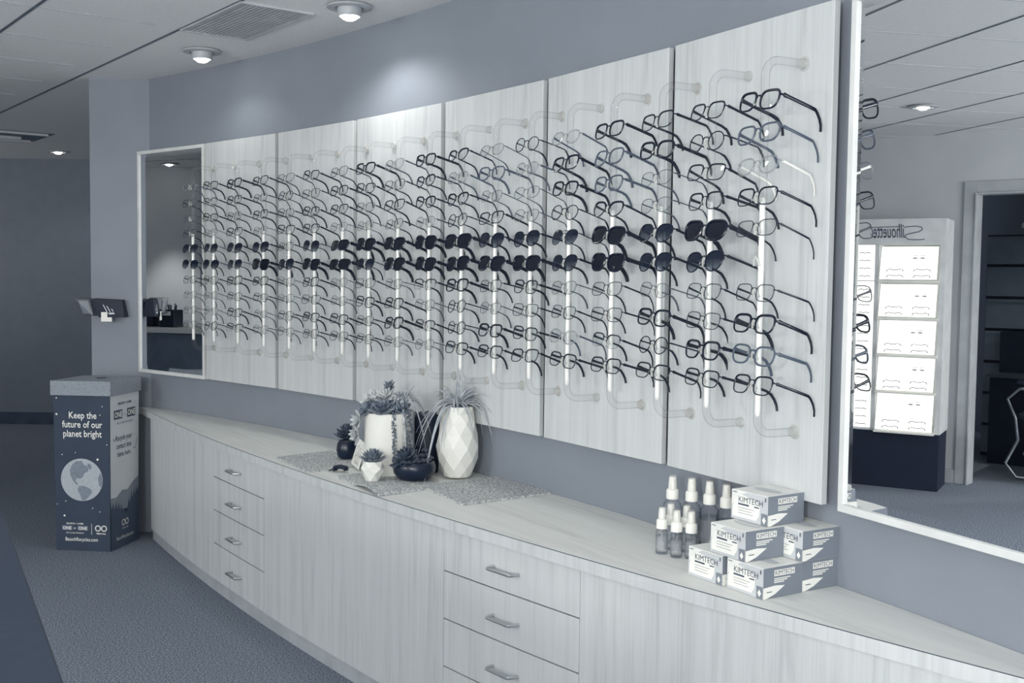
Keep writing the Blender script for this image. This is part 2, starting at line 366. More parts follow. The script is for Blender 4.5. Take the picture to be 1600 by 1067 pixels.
# ---------------------------------------------------------------- wall panels
ZP0 = EYE + .6716 - 1.22; ZP1 = EYE + .6716
PLAB = ['pale wood display panel right beside the narrow mirror', 'pale wood display panel, second from the narrow mirror', 'pale wood display panel above the white plant pots',
        'pale wood display panel right of the white faceted vase', 'pale wood display panel above the spray bottles', 'large pale wood display panel above the tissue boxes, beside the big mirror']
for k in range(6):
    s0, s1 = PW*k, PW*(k+1) - .028
    t = empty('display_panel', (*wp(s0, 0), ZP0), 0, PLAB[k], 'wall panel', 'pale wood display panels on the curved wall')
    d = wp(s1, 0) - wp(s0, 0); t.rotation_euler.z = math.atan2(d.y, d.x); L = d.length
    o = MB().box(0, L, 0, .019, 0, 1.22).build('board', M_WOOD, t, bevel=.0015)
    MB().box(.08, L-.08, .019, .04, .15, .25).box(.08, L-.08, .019, .04, .95, 1.05).build('wall_cleat', M_CARC, t)

# ---------------------------------------------------------------- mirrors
def mirror(s0, s1, label, bw=.022):
    t = empty('wall_mirror', (*wp(s0, 0), ZP0), 0, label, 'mirror', None)
    d = wp(s1, 0) - wp(s0, 0); t.rotation_euler.z = math.atan2(d.y, d.x); L = d.length; H = 1.22; z0 = -.004
    fw, dp = .018, .040
    mb = MB(); mb.box(0, L, 0, dp, z0, z0+fw).box(0, L, 0, dp, H-fw, H).box(0, fw, 0, dp, z0+fw, H-fw).box(L-fw, L, 0, dp, z0+fw, H-fw)
    mb.build('mirror_frame', M_FRAME, t, bevel=.0015)
    a, b, c, e = fw, L-fw, z0+fw, H-fw; y0 = .006; y1 = .0072
    vs = [(a, y1, c), (b, y1, c), (b, y1, e), (a, y1, e), (a+bw, y0, c+bw), (b-bw, y0, c+bw), (b-bw, y0, e-bw), (a+bw, y0, e-bw), (a, .012, c), (b, .012, c), (b, .012, e), (a, .012, e)]
    MB().add(vs, [(4, 5, 6, 7), (0, 1, 5, 4), (1, 2, 6, 5), (2, 3, 7, 6), (3, 0, 4, 7), (8, 11, 10, 9), (0, 8, 9, 1), (1, 9, 10, 2), (2, 10, 11, 3), (3, 11, 8, 0)]).build('mirror_pane', M_MIR, t)
mirror(-.655, -.02, 'narrow pale-framed wall mirror beside the column')
mirror(3.942, 4.61, 'large pale-framed wall mirror at the right end, reflecting the room')

# ---------------------------------------------------------------- counter and cabinets
def arc(d0, d1, off, n=14): return [fp(d0+(d1-d0)*i/n, off) for i in range(n+1)]
tip = Vector((-2.095, 6.155))
Fd = [-150.28, -149.95] + [-149.9 + (149.9-135.35)*i/46 for i in range(1, 47)]
Fr = [fp(d) for d in Fd]; Bk = [tip + Vector((.004, .001)), wp(-.598, -.043)] + [wp(-.598+(4.92+.598)*i/46, -.043) for i in range(1, 47)]
Bk[1] = wp(-.595, -.035)
o = MB().strip(Fr, Bk, ZTOP-.036, ZTOP).build('countertop', M_WOODTOP)
EA = arc(-150.2, -135.4, .0015, 46); EB = arc(-150.2, -135.4, .0002, 46)
MB().strip(EA, EB, ZTOP-.036, ZTOP-.0022).build('edge_band', M_WOOD, o); MB().strip(arc(-150.2, -135.4, .0012, 46), EB, ZTOP-.0022, ZTOP-.0002).build('edge_seam', M_GYM, o); tag(o, 'long curved pale wood countertop running under the eyewear wall', 'countertop')
mb = MB(); mb.strip(arc(-149.9, -135.6, -.022, 46), arc(-149.9, -135.6, -.04, 46), 0, .062); structure(mb.build('baseboard_counter', M_TOE, smooth=True))
ZB, ZT = .062, ZTOP-.037
def sof(p):
    d = p-CW; return (TH0-math.atan2(d.y, d.x))*RW
def back_pts(d0, d1, n=14):
    out = []
    for i in range(n+1):
        d = d0+(d1-d0)*i/n; p = fp(d, -.03)
        s = min(max(sof(p), -.57), 4.85); q = wp(s, -.03)
        if (q-C2).length > (p-C2).length - .002: q = fp(d, -.034)
        out.append(q)
    return out
def cabinet(d0, d1, label, drawers=False, split=None):
    c = fp((d0+d1)/2, -.1); t = empty('base_cabinet', (0, 0, 0), 0, label, 'cabinet', 'pale wood base cabinets under the counter')
    g = .006
    mb = MB(); mb.strip(arc(d0+g/2, d1-g/2, -.031), back_pts(d0+g/2, d1-g/2), ZB, ZT); mb.build('carcass', M_CARC, t)
    if not drawers:
        ds = [d0] + (split or []) + [d1]
        for a, b in zip(ds[:-1], ds[1:]):
            mb = MB(); mb.strip(arc(a+g/2, b-g/2, -.010, 20), arc(a+g/2, b-g/2, -.030, 20), ZB, ZT-.001); mb.build('door', M_WOOD, t, smooth=False)
    else:
        zs = [ZT+.001, .538, .385, .232, ZB]
        for z1, z0 in zip(zs[:-1], zs[1:]):
            mb = MB(); mb.strip(arc(d0+g/2, d1-g/2, -.010, 10), arc(d0+g/2, d1-g/2, -.030, 10), z0+.0022, z1-.0022)
            dr = mb.build('drawer', M_WOOD, t)
            zc = {0: .604, 1: .457, 2: .304, 3: .15}[zs.index(z1)]
            dm = (d0+d1)/2-.07*(d1-d0)*0; u = [dm-.162, dm-.155, dm-.14, dm+.14, dm+.155, dm+.162]; of = [-.012, .010, .022, .022, .010, -.012]
            path = [(*fp(a, b), zc) for a, b in zip(u, of)]
            h = MB().tube(path, .0052, 8).build('handle', M_SILV, dr, True); h['label'] = 'brushed nickel bar handle'
cabinet(-149.86, -146.61, 'plain pale wood cabinet at the far left end, next to the recycling box')
cabinet(-146.61, -144.88, 'four-drawer pale wood cabinet at the far left, with nickel handles', True)
cabinet(-144.88, -141.12, 'wide plain pale wood cabinet between the two drawer stacks')
cabinet(-141.12, -139.37, 'near four-drawer pale wood cabinet in the lower middle of the view', True)
cabinet(-139.37, -135.75, 'plain pale wood cabinet at the right end, under the tissue boxes')

# ---------------------------------------------------------------- acrylic display rods
ROFF = .125
RS = [.082, .275, .495, .728, .950, 1.163, 1.393, 1.600, 1.819, 2.044, 2.265, 2.483, 2.697, 2.915, 3.142, 3.371, 3.587, 3.790]
ROWZ = [.437, .358, .281, .207, .131, .051, -.026, -.102, -.179, -.252]
def rod_path():
    zt, zb, r = EYE+.535, EYE-.380, .04; P = [(0, ROFF, zt), (0, r, zt)]
    for k in range(1, 7): a = PI/2*k/6; P.append((0, r-r*math.sin(a), zt-r+r*math.cos(a)))
    P.append((0, 0, EYE)); P.append((0, 0, zb+r))
    for k in range(1, 7): a = PI/2*k/6; P.append((0, r-r*math.cos(a), zb+r-r*math.sin(a)))
    P.append((0, ROFF, zb)); return P
rod_me = MB().tube(rod_path(), .0102, 12, upv=(1, 0, 0)).mesh('tube', M_ROD, True)
bar_me = MB().lathe([(.003, EYE-.336), (.0068, EYE-.330), (.0072, EYE-.32), (.0072, EYE+.196), (.006, EYE+.2)], 10).mesh('inner_bar', M_BAR, True)
def disc_me():
    mb = MB()
    for z in (0,):
        for y0, y1, r in ((ROFF-.004, ROFF, .019), (ROFF-.014, ROFF-.004, .0135)):
            vs = [(r*math.cos(2*PI*k/14), y, z+r*math.sin(2*PI*k/14)) for y in (y0, y1) for k in range(14)]
            mb.add(vs, [tuple(range(14)), tuple(range(27, 13, -1))] + [(k, k+14, (k+1) % 14+14, (k+1) % 14) for k in range(14)])
    return mb.mesh('wall_mount', M_PAD, True)
mount_me = disc_me()
nose_me = MB().tube([(-.011, -.013, -.016), (-.006, -.0165, -.002), (0, -.0175, .006), (.006, -.0165, -.002), (.011, -.013, -.016)], .0030, 6).box(-.003, .003, -.018, -.0108, -.001, .004).mesh('nose_rest', M_PAD, True)
ORD = ['first', 'second', 'third', 'fourth', 'fifth', 'sixth', 'seventh', 'eighth', 'ninth', 'tenth']
def rodname(i):
    if i == 0: return 'leftmost rod'
    if i == 17: return 'rightmost rod'
    return (ORD[i] + ' rod from left') if i < 9 else (ORD[17-i] + ' rod from right')
for i, s in enumerate(RS):
    nm = rodname(i)
    t = empty('display_rod', (*wp(s, ROFF), 0), wrot(s), 'clear acrylic eyewear display rod, ' + (nm.replace(' rod', '') if i not in (0, 17) else nm.split(' ')[0] + ' of all'), 'display rod', 'clear display rods on the wall')
    link('tube', rod_me, t); link('inner_bar', bar_me, t)
    for z in (EYE+.535, EYE-.380): link('wall_mount', mount_me, t).location = (0, 0, z)
    for z in ROWZ:
        o = link('nose_rest', nose_me, t); o.location = (0, 0, EYE+z)

# ---------------------------------------------------------------- eyeglasses
def outline(a, b, ex, cat, rnd, n=28):
    P = []
    for k in range(n):
        g = 2*PI*k/n; c, s_ = math.cos(g), math.sin(g)
        x = a*math.copysign(abs(c)**(2/ex), c); z = b*math.copysign(abs(s_)**(2/ex), s_)
        u = x/a
        z += cat*b*max(0, u)**1.5*(1 if z > 0 else .25)
        if z < 0: x *= 1 - rnd*(-z/b)*.32
        P.append((x, z))
    return P
def make_style(key, a, b, ex, cat, rnd, gap, rim, rimmat, lensmat, temple, tmat, pads, half=False, wrap=1.0, rimtop=None, look='', flatr=1.0):
    cx = a + gap/2; kb = .9*wrap
    yc = lambda x: kb*x*x
    lens_l = {}; front = MB()
    for sgn in (-1, 1):
        P = outline(a, b, ex, cat, rnd); pts = [(sgn*(cx+x), yc(cx+x), z) for x, z in P]
        if half: rr = [rim*(1.35 if z > b*.1 else .35) for x, z in P]
        elif rimtop: rr = [rim + (rimtop-rim)*max(0, min(1, (z/b+.1))) for x, z in P]
        else: rr = [rim]*len(P)
        if rim > 0: front.tube(pts, rr, 6, closed=True)
        lm = MB(); vs = [(sgn*cx, yc(cx)-.0012, 0)] + pts; m = len(P)
        lm.add(vs, [(0, 1+k, 1+(k+1) % m) if sgn < 0 else (0, 1+(k+1) % m, 1+k) for k in range(m)])
        lens_l[sgn] = lm.mesh('lens', lensmat, True)
        # hinge block
        hx = cx + a*.97; hz = b*(.45 + cat*.5)
        r_ = max(rim, .0012)
        if rim > 0: front.tube([(sgn*(hx-.002), yc(hx), hz), (sgn*(hx+.004), yc(hx)+.002, hz), (sgn*(hx+.0055), yc(hx)+.009, hz)], r_*1.15, 6)
    br = max(rim, .0011); zb = b*.38
    front.tube([(-gap/2-.001, yc(gap/2), zb-.001), (-gap*.25, -.0005, zb+.003), (gap*.25, -.0005, zb+.003), (gap/2+.001, yc(gap/2), zb-.001)], br*1.1, 6)
    if look.find('aviator') >= 0: front.tube([(-gap/2-.004, .0006, b*.80), (0, -.001, b*.86), (gap/2+.004, .0006, b*.80)], br, 6)
    fm = front.mesh('frame_front', rimmat, True)
    tm = {}
    hx = cx + a*.97 + .0055; y0 = yc(cx+a*.97)+.006; hz = b*(.45 + cat*.5)
    for sgn in (-1, 1):
        P = []; R = []
        for k in range(11):
            u = k/10
            if u < .62: y = y0 + .088*u/.62; z = hz - .002*u; x = hx + .002*math.sin(u*3)
            else:
                v = (u-.62)/.38; y = y0+.088+.034*math.sin(v*1.25); z = hz-.0014-.034*v**1.4; x = hx-.001-.006*v
            P.append((sgn*x, y, z)); R.append(temple*(1.25 if u < .1 else 1.0 if u < .7 else 1.15 if temple > .002 else 1.7))
        tm[sgn] = MB().tube(P, R, 6, flat=(1.0, .38 if temple > .002 else .8), upv=(0, 0, 1)).mesh('temple', tmat, True)
    pm = None
    if pads:
        mb = MB()
        for sgn in (-1, 1):
            mb.tube([(sgn*(gap/2), yc(gap/2), -.001), (sgn*(gap/2-.002), .006, -.003), (sgn*(gap/2-.0035), .008, -.006)], .0007, 5)
            mb.tube([(sgn*(gap/2-.0045), .0085, -.002), (sgn*(gap/2-.002), .0095, -.012)], .0026, 6)
        pm = mb.mesh('nose_pads', M_PAD, True)
    STY[key] = dict(front=fm, lens=lens_l, temple=tm, pads=pm, look=look)
STY = {}
make_style('K', .0268, .0198, 3.2, .06, .42, .016, .0021, M_BLK, M_LENS, .0040, M_BLK, False, look='bold black eyeglasses', rimtop=.0030)
make_style('k', .0264, .0190, 3.4, .05, .38, .017, .0014, M_BLK, M_LENS, .0030, M_BLK, True, look='slim black rectangular eyeglasses', rimtop=.0021)
make_style('C', .0265, .0195, 2.3, .30, .75, .016, .0016, M_BLK, M_LENS, .0026, M_DKM, False, look='black upswept cat-eye eyeglasses', rimtop=.0029)
make_style('M', .0264, .0182, 3.4, .05, .34, .017, .00105, M_DKM, M_LENS, .0022, M_BLK, True, look='thin dark metal eyeglasses')
make_style('m', .0255, .0180, 2.6, .08, .50, .018, .00085, M_GYM, M_LENS, .0015, M_GYM, True, look='fine grey wire eyeglasses')
make_style('H', .0264, .0180, 3.1, .08, .42, .017, .0014, M_DKM, M_LENS, .0026, M_BLK, True, half=True, look='half-rim dark browline eyeglasses')
make_style('R', .0235, .0205, 2.1, .02, .30, .019, .0014, M_BLK, M_LENS, .0018, M_DKM, True, look='round dark-rimmed eyeglasses')
make_style('G', .0268, .0200, 3.0, .08, .45, .016, .0022, M_GYP, M_LENS, .0034, M_GYP, False, look='translucent grey plastic eyeglasses')
make_style('T', .0255, .0190, 2.5, .06, .55, .017, .0020, M_CLRF, M_LENS, .0026, M_GYP, False, look='crystal-clear framed eyeglasses')
make_style('S', .0290, .0225, 2.9, .12, .60, .014, .0026, M_BLK, M_SUN, .0052, M_BLK, False, look='black square sunglasses', wrap=1.3, rimtop=.0034)
make_style('W', .0320, .0205, 3.2, .06, .60, .010, .0024, M_BLK, M_SUN, .0058, M_BLK, False, look='wide black wraparound sunglasses', wrap=1.9)
make_style('A', .0275, .0225, 2.3, .10, .62, .017, .0010, M_DKM, M_GRAD, .0016, M_DKM, True, look='dark aviator-style metal sunglasses', wrap=1.2)
make_style('B', .0275, .0230, 2.4, .14, .65, .016, .0016, M_BLK, M_GRAD, .0030, M_BLK, False, look='gradient-lens dark sunglasses', wrap=1.2)
TABLE = ['TMmMAAMmmm', 'kHkmAAMmmR', 'KkMkBAkMkH', 'kMkmBSkMmm', 'MRMkMBmmMm', 'kMkkASkMkM', 'MkkmWWmmkM', 'KkMmSAMkMM', 'TMkMSSmkKm',
         'KCCTSSHmHm', 'CTCRSSKRRk', 'mGmkBSMmKk', 'RTmmBSkMkk', 'TKKRABmMTk', 'KGGCSSMMHk', 'kKmmBBmKRk', 'kRkkSBMMKk', 'KGTkM.MKGk']
LOOK2 = {}
for i, s in enumerate(RS):
    for j, z in enumerate(ROWZ):
        key = TABLE[i][j]
        if key == '.': continue
        st = STY[key]; q = wp(s, ROFF+.021)
        row = 'top row' if j == 0 else 'bottom row' if j == 9 else ORD[j] + ' row down'
        lab = '%s on the %s, %s' % (st['look'], rodname(i), row)
        t = empty('sunglasses' if key in 'SWAB' else 'eyeglasses', (*q, EYE+z-.004), 0, lab, 'sunglasses' if key in 'SWAB' else 'eyeglasses',
                  'sunglasses on the display rods' if key in 'SWAB' else 'eyeglasses on the display rods')
        yaw = wrot(s) + math.radians(random.uniform(-4, 4)); tilt = -math.radians(random.uniform(12, 20)); roll = math.radians(random.uniform(-2.5, 2.5))
        t.rotation_euler = (tilt, roll, yaw); sc_ = random.uniform(.97, 1.03)*(1.03 + .13*i/17); t.scale = (sc_,)*3
        link('frame_front', st['front'], t)
        for sg in (-1, 1): link('lens', st['lens'][sg], t)
        for sg in (-1, 1):
            o = link('temple', st['temple'][sg], t)
            if (i, j) == (17, 2): o.data = o.data.copy(); o.data.materials.clear(); o.data.materials.append(M_WHT); o['label'] = 'white temple arm'
        if st['pads']: link('nose_pads', st['pads'], t)

# ---------------------------------------------------------------- tissue boxes
M_BOXG = flat('box_print_grey', (124, 132, 143), rough=.5, var=2); M_BOXL = flat('box_print_light', (198, 202, 205), rough=.5, var=2); M_INK = flat('navy_ink', (60, 72, 92), rough=.6, var=1)
BA, BB, BH = .124, .126, .0735      # left face width, right face width, height
def make_box():
    t = empty('tissue_box'); 
    # local: left printed face lies in plane y=0 (x 0..BA), right face in plane x=BA
    MB().box(0, BA, 0, BB, 0, BH).build('carton', flat('carton_white', (232, 233, 229), rough=.5, var=2), t, bevel=.001)
    Lf = Face((0, 0, 0), (1, 0, 0), (0, 0, 1), .0006); Rf = Face((BA, 0, 0), (0, 1, 0), (0, 0, 1), .0006); Tf = Face((0, 0, BH), (1, 0, 0), (0, 1, 0), .0006)
    mb = MB(); Lf.poly(mb, [(0, 0), (BA, 0), (BA, BH*.98), (BA*.45, BH*.98)] + [(BA*(.45-.45*k/8), BH*(.98-.55*(k/8)**1.6)) for k in range(1, 9)], 1)
    mb.build('printed_sweep', M_BOXL, t)
    mb = MB(); Lf.poly(mb, [(BA*.04, BH*.10), (BA*.70, BH*.10), (BA*.78, BH*.3), (BA*.80, BH*.62), (BA*.60, BH*.80), (BA*.28, BH*.88), (BA*.10, BH*.68), (BA*.04, BH*.4)], 2)
    Rf.poly(mb, [(0, 0), (BB*.08, 0), (BB*.30, BH*.12), (BB*.55, BH*.36), (BB*.30, BH*.40), (0, BH*.36)], 2)
    Rf.rect(mb, BB*.27, BB*.80, BH*.70, BH*.90, 2)
    for k, wd in enumerate((.42, .34, .26)): Rf.rect(mb, BB*.27, BB*(.27+wd), BH*(.60-.06*k), BH*(.635-.06*k), 2)
    mb.build('white_print', M_PAPER, t)
    mb = MB(); Lf.rect(mb, BA*.83, BA, 0, BH*.40, 2); Rf.rect(mb, 0, BB, 0, BH*.995, 1)
    mb.build('grey_print', M_BOXG, t)
    mb = MB(); Tf.poly(mb, [(BA*(.5+.36*math.cos(g/20*2*PI)), BB*(.5+.13*math.sin(g/20*2*PI))) for g in range(20)], 1); mb.build('perforated_opening', M_BOXL, t)
    mb = MB(); Lf.poly(mb, [(BA*.915, BH*.06), (BA*.965, BH*.18), (BA*.915, BH*.30), (BA*.865, BH*.18)], 3); mb.build('white_diamond', M_PAPER, t)
    mb = MB(); Lf.text(mb, 'KIMTECH', BA*.20, BH*.62, .0205, 3, align='LEFT', xs=.98); Lf.rect(mb, BA*.20, BA*.50, BH*.52, BH*.575, 3); Lf.rect(mb, BA*.64, BA*.78, BH*.53, BH*.57, 3)
    Rf.text(mb, 'KIMTECH', BB*.285, BH*.735, .0150, 3, align='LEFT', xs=.98)
    for k, wd in enumerate((.45, .38, .42)): Lf.rect(mb, BA*.20, BA*(.20+wd), BH*(.42-.09*k), BH*(.432-.09*k), 3)
    Lf.rect(mb, BA*.93, BA*.955, BH*.80, BH*.93, 3); Rf.rect(mb, BB*.08, BB*.22, BH*.20, BH*.225, 3)
    Lf.rect(mb, BA*.05, BA*.16, BH*.92, BH*.945, 3)
    mb.build('lettering', M_INK, t)
    return t
proto = make_box()
BT = math.radians(-58.85)
def place_box(P2, lvl, label, first=False, dr=0):
    t = proto if first else copy_tree(proto)
    ang = BT + math.radians(dr); a = Vector((math.cos(ang), math.sin(ang)))
    q = Vector(P2) - a*BA
    t.location = (q.x, q.y, ZTOP + .0006 + lvl*(BH+.0012)); t.rotation_euler = (0, 0, ang)
    tag(t, label, 'box', 'printed tissue boxes stacked on the counter')
place_box((.596, 2.555), 0, 'white and grey tissue box, front middle of the bottom row', True)
place_box((.706, 2.626), 0, 'tissue box in the bottom row at the right, against the wall', dr=-1)
place_box((.522, 2.670), 0, 'tissue box at the left end of the bottom row, beside the bottles', dr=1)
place_box((.564, 2.610), 1, 'tissue box in the middle row, left one of two')
place_box((.704, 2.622), 1, 'tissue box in the middle row, right one next to the mirror', dr=-1)
place_box((.628, 2.662), 2, 'tissue box on top of the stack', dr=2)

# ---------------------------------------------------------------- spray bottles
M_BOT = clear('clear_bottle', ((253, 253, 254), (140, 153, 170)), fr=.45, edge=.5); M_LIQ = clear('bottle_liquid', ((253, 254, 254), (205, 211, 219)), fr=.33, edge=.5)
M_LBL = clear('clear_label', ((248, 249, 250), (215, 220, 226)), fr=.3, edge=.4, body=(200, 204, 208), bodyf=.25)
M_COV = clear('frosted_cover', ((250, 250, 250), (225, 228, 230)), fr=.3, body=(240, 240, 236), bodyf=.12)
def make_bottle(r, h, big):
    t = empty('spray_bottle')
    MB().lathe([(r*.9, 0), (r, .004), (r, h*.80), (r*.92, h*.87), (r*.62, h*.95), (r*.55, h)], 20).build('bottle_body', M_BOT, t, True)
    MB().lathe([(r*.86, .004), (r*.9, .006), (r*.9, h*.72)], 16).build('liquid', M_LIQ, t, True)
    MB().lathe([(r*1.012, h*.18), (r*1.012, h*.66)], 20, cap=False).build('label_band', M_LBL, t, True)
    k = 1.12 if big else 1
    MB().lathe([(.0158*k, h-.002), (.0158*k, h+.019*k), (.0145*k, h+.022*k), (.0112*k, h+.024*k), (.0104*k, h+.040*k), (.0092*k, h+.052*k), (.0085*k, h+.054*k)], 18).build('spray_cap', M_WHT, t, True)
    MB().lathe([(.0118*k, h+.0225*k), (.0112*k, h+.057*k), (.0105*k, h+.058*k)], 18).build('dust_cover', M_COV, t, True)
    return t
small = make_bottle(.0165, .072, False); large = make_bottle(.0270, .128, True)
SP = [(.4160, 2.985, 'small clear spray bottle at the front left of the group'), (.4505, 2.948, 'small clear spray bottle in the front row, middle one'), (.4880, 2.935, 'small clear spray bottle in the front row, closest to the tissue boxes'),
      (.4470, 3.035, 'small clear spray bottle tucked behind the front left one'), (.4870, 3.010, 'small clear spray bottle tucked behind the front middle one')]
LP = [(.462, 3.115, 'tall grey spray bottle at the far left of the back row'), (.512, 3.085, 'tall grey spray bottle, second from left in the back row'), (.5555, 3.045, 'tall grey spray bottle, third from left in the back row'),
      (.594, 3.000, 'tall grey spray bottle closest to the tissue boxes, back row')]
for proto_b, lst, g in ((small, SP, 'small spray bottles in front'), (large, LP, 'tall spray bottles at the back')):
    for k, (x, y, lab) in enumerate(lst):
        t = proto_b if k == 0 else copy_tree(proto_b)
        t.location = (x, y, ZTOP+.0005); t.rotation_euler = (0, 0, k); tag(t, lab, 'bottle', g)

# ---------------------------------------------------------------- woven mats
M_MAT = noise_mat('woven_grass', (104, 114, 126), (236, 237, 234), scale=(1, 1, 1), ns=130, det=3, rough=.9, bump=.9, bscale=260, lo=.3, hi=.7)
def woven(name, c, label, curl=0.0, zoff=0.0):
    # c: four plan corners in order; grid with ribs
    mb = MB(); n, m = 30, 26; top = []; bot = []
    c = [Vector(p) for p in c]
    for i in range(n+1):
        for j in range(m+1):
            u, v = i/n, j/m; p = c[0]*(1-u)*(1-v) + c[1]*u*(1-v) + c[2]*u*v + c[3]*(1-u)*v
            fr = .0012*math.sin(j*37.1+i*5.3) if i in (0, n) else 0
            z = .0062 + (.0010 if j % 2 else 0) + .0006*math.sin(i*2.1+j)
            lift = curl*max(0, math.sin(PI*min(1, max(0, (u-.45)/.55))))*(1-v)**1.3
            top.append((p.x+fr, p.y+fr, ZTOP+zoff+z+lift)); bot.append((p.x+fr, p.y+fr, ZTOP+zoff+.0006+lift))
    vs = top+bot; K = (n+1)*(m+1); idx = lambda i, j: i*(m+1)+j; fs = []
    for i in range(n):
        for j in range(m):
            q = (idx(i, j), idx(i+1, j), idx(i+1, j+1), idx(i, j+1)); fs += [q, tuple(K+x for x in q[::-1])]
    for i in range(n): fs += [(idx(i, 0), K+idx(i, 0), K+idx(i+1, 0), idx(i+1, 0)), (idx(i+1, m), K+idx(i+1, m), K+idx(i, m), idx(i, m))]
    for j in range(m): fs += [(idx(0, j+1), K+idx(0, j+1), K+idx(0, j), idx(0, j)), (idx(n, j), K+idx(n, j), K+idx(n, j+1), idx(n, j+1))]
    mb.add(vs, fs); o = mb.build(name, M_MAT, None, True); tag(o, label, 'mat', 'woven mats under the plants')
woven('woven_mat', [(-.958, 4.481), (-.771, 4.153), (-.560, 4.33), (-.765, 4.66)], 'woven grass mat at the left, behind the black clip')
woven('woven_mat', [(-.648, 4.07), (-.447, 3.715), (-.235, 3.90), (-.45, 4.24)], 'woven grass mat with lifted edge, under the small white pot', curl=.014)
woven('woven_mat', [(-.322, 3.905), (-.158, 3.587), (.150, 3.800), (-.035, 4.12)], 'woven grass mat in front of the faceted vase', zoff=.0002)

# ---------------------------------------------------------------- plants
M_SUCL = noise_mat('pale_succulent', (150, 158, 164), (206, 210, 209), ns=30, rough=.5)
M_SUCM = noise_mat('mid_succulent', (78, 90, 106), (128, 138, 150), ns=40, rough=.5)
M_SUCD = noise_mat('dark_succulent', (30, 44, 64), (72, 84, 100), ns=40, rough=.5)
M_AIR = noise_mat('air_plant_leaf', (146, 156, 166), (196, 201, 204), ns=30, rough=.6)
M_SOIL = noise_mat('potting_grit', (16, 28, 46), (40, 52, 70), ns=120, rough=.9)
def leaf(mb, base, dirv, up, L, wd, th, curl=0.0, n=7):
    """fat tapered leaf from base along dirv, bending towards up"""
    d = Vector(dirv).normalized(); u = Vector(up); P = []; Rr = []
    for k in range(n):
        t = k/(n-1); P.append(Vector(base) + d*L*t + u*curl*L*t*t); Rr.append(max(.0004, wd*math.sin(PI*min(.97, .16+t*.84))**.7 if t < 1 else .0004))
    mb.tube(P, Rr, 7, flat=(th/wd, 1), upv=tuple(u if u.length > 0 else (0, 0, 1)))
def rosette(c, R, layers, mat, parent, name='rosette', wd=.25, tilt=(0, 0, 1), h0=.15, npl=8):
    mb = MB(); ax = Vector(tilt).normalized(); q = Vector((0, 0, 1)).rotation_difference(ax)
    for l in range(layers):
        f = l/max(1, layers-1); cnt = max(3, npl - l)
        for k in range(cnt):
            a = 2*PI*(k+.5*(l % 2))/cnt + l*.4; el = math.radians(12 + 68*f)
            d = q @ Vector((math.cos(a)*math.cos(el), math.sin(a)*math.cos(el), math.sin(el)))
            up = q @ Vector((-math.cos(a)*math.sin(el), -math.sin(a)*math.sin(el), math.cos(el)))
            leaf(mb, Vector(c)+ax*R*h0*f, d, up, R*(1-.42*f), R*wd*(1-.45*f), R*wd*.38, .18)
    return mb.build(name, mat, parent, True)
def airplant(c, parent, leaves, name='air_plant', wd=.0036, seed=1):
    rnd = random.Random(seed); mb = MB()
    for (a, el, L, droop) in leaves:
        a = math.radians(a); el = math.radians(el); P = []; R_ = []
        for k in range(12):
            t = k/11; r = L*(math.cos(el)*t); z = L*(math.sin(el)*t) - droop*L*t*t*1.0
            sw = .06*L*math.sin(t*3+a)
            v = Vector(c) + Vector((math.cos(a)*r - math.sin(a)*sw*t, math.sin(a)*r + math.cos(a)*sw*t, z))
            wd_ = Vector((v.x+parent.location.x, v.y+parent.location.y))-CW          # leaves bend along the panel, never through it
            if wd_.length > RW-.012: wd_ = wd_*((RW-.012)/wd_.length); v.x = wd_.x+CW.x-parent.location.x; v.y = wd_.y+CW.y-parent.location.y
            P.append(v); R_.append(max(.0005, wd*(1-t)**.7))
        mb.tube(P, R_, 6, flat=(.45, 1), upv=(0, 0, 1))
    return mb.build(name, M_AIR, parent, True)
def trailing(pts, parent, seed, mat):
    rnd = random.Random(seed); mb = MB(); mb.tube(pts, .0012, 5)
    P = [Vector(p) for p in pts]
    for i in range(len(P)-1):
        n = max(2, int((P[i+1]-P[i]).length/.0052))
        for k in range(n):
            p = P[i].lerp(P[i+1], k/n)
            for _ in range(2):
                a = rnd.uniform(0, 2*PI); rr = rnd.uniform(.004, .0085); mb.ball((p.x+rr*math.cos(a), p.y+rr*math.sin(a), p.z+rnd.uniform(-.002, .002)), rnd.uniform(.0028, .0042), 6, 4, .8)
    return mb.build('trailing_strand', mat, parent, True)
ZS = ZTOP + .0075     # top of a mat
# big white pot (arrangement)
bx, by = -.462, 4.155
t = empty('succulent_planter', (bx, by, ZTOP+.0008), 0, 'large white cylindrical pot overflowing with succulents and air plant', 'plant')
RB = .094
MB().lathe([(RB*.93, 0), (RB*.97, .006), (RB, .02), (RB*.985, .235), (RB*.95, .238), (RB*.92, .225), (.001, .225)], 40).build('pot', M_CER, t, True)
MB().lathe([(.001, .226), (RB*.9, .226), (RB*.6, .240), (.001, .246)], 20).build('soil', M_SOIL, t, True)
rosette((-.020, -.06, .246), .060, 4, M_SUCM, t, wd=.30, tilt=(0, -.5, 1), npl=7)
rosette((.045, -.045, .248), .052, 3, M_SUCM, t, wd=.30, tilt=(.4, -.5, 1), npl=7)
rosette((-.065, -.035, .244), .055, 4, M_SUCM, t, wd=.26, tilt=(-.8, -.3, .8), npl=8)
rosette((-.055, .0, .272), .060, 4, M_SUCL, t, wd=.26, tilt=(-.35, -.5, 1), npl=8)
rosette((-.014, -.02, .29), .052, 4, M_SUCL, t, wd=.24, tilt=(-.1, -.6, 1), npl=8)
rosette((-.105, -.03, .205), .048, 3, M_SUCL, t, wd=.26, tilt=(-1, -.4, .1), npl=7)
rosette((-.112, -.035, .155), .045, 3, M_SUCL, t, wd=.26, tilt=(-1, -.5, -.1), npl=7)
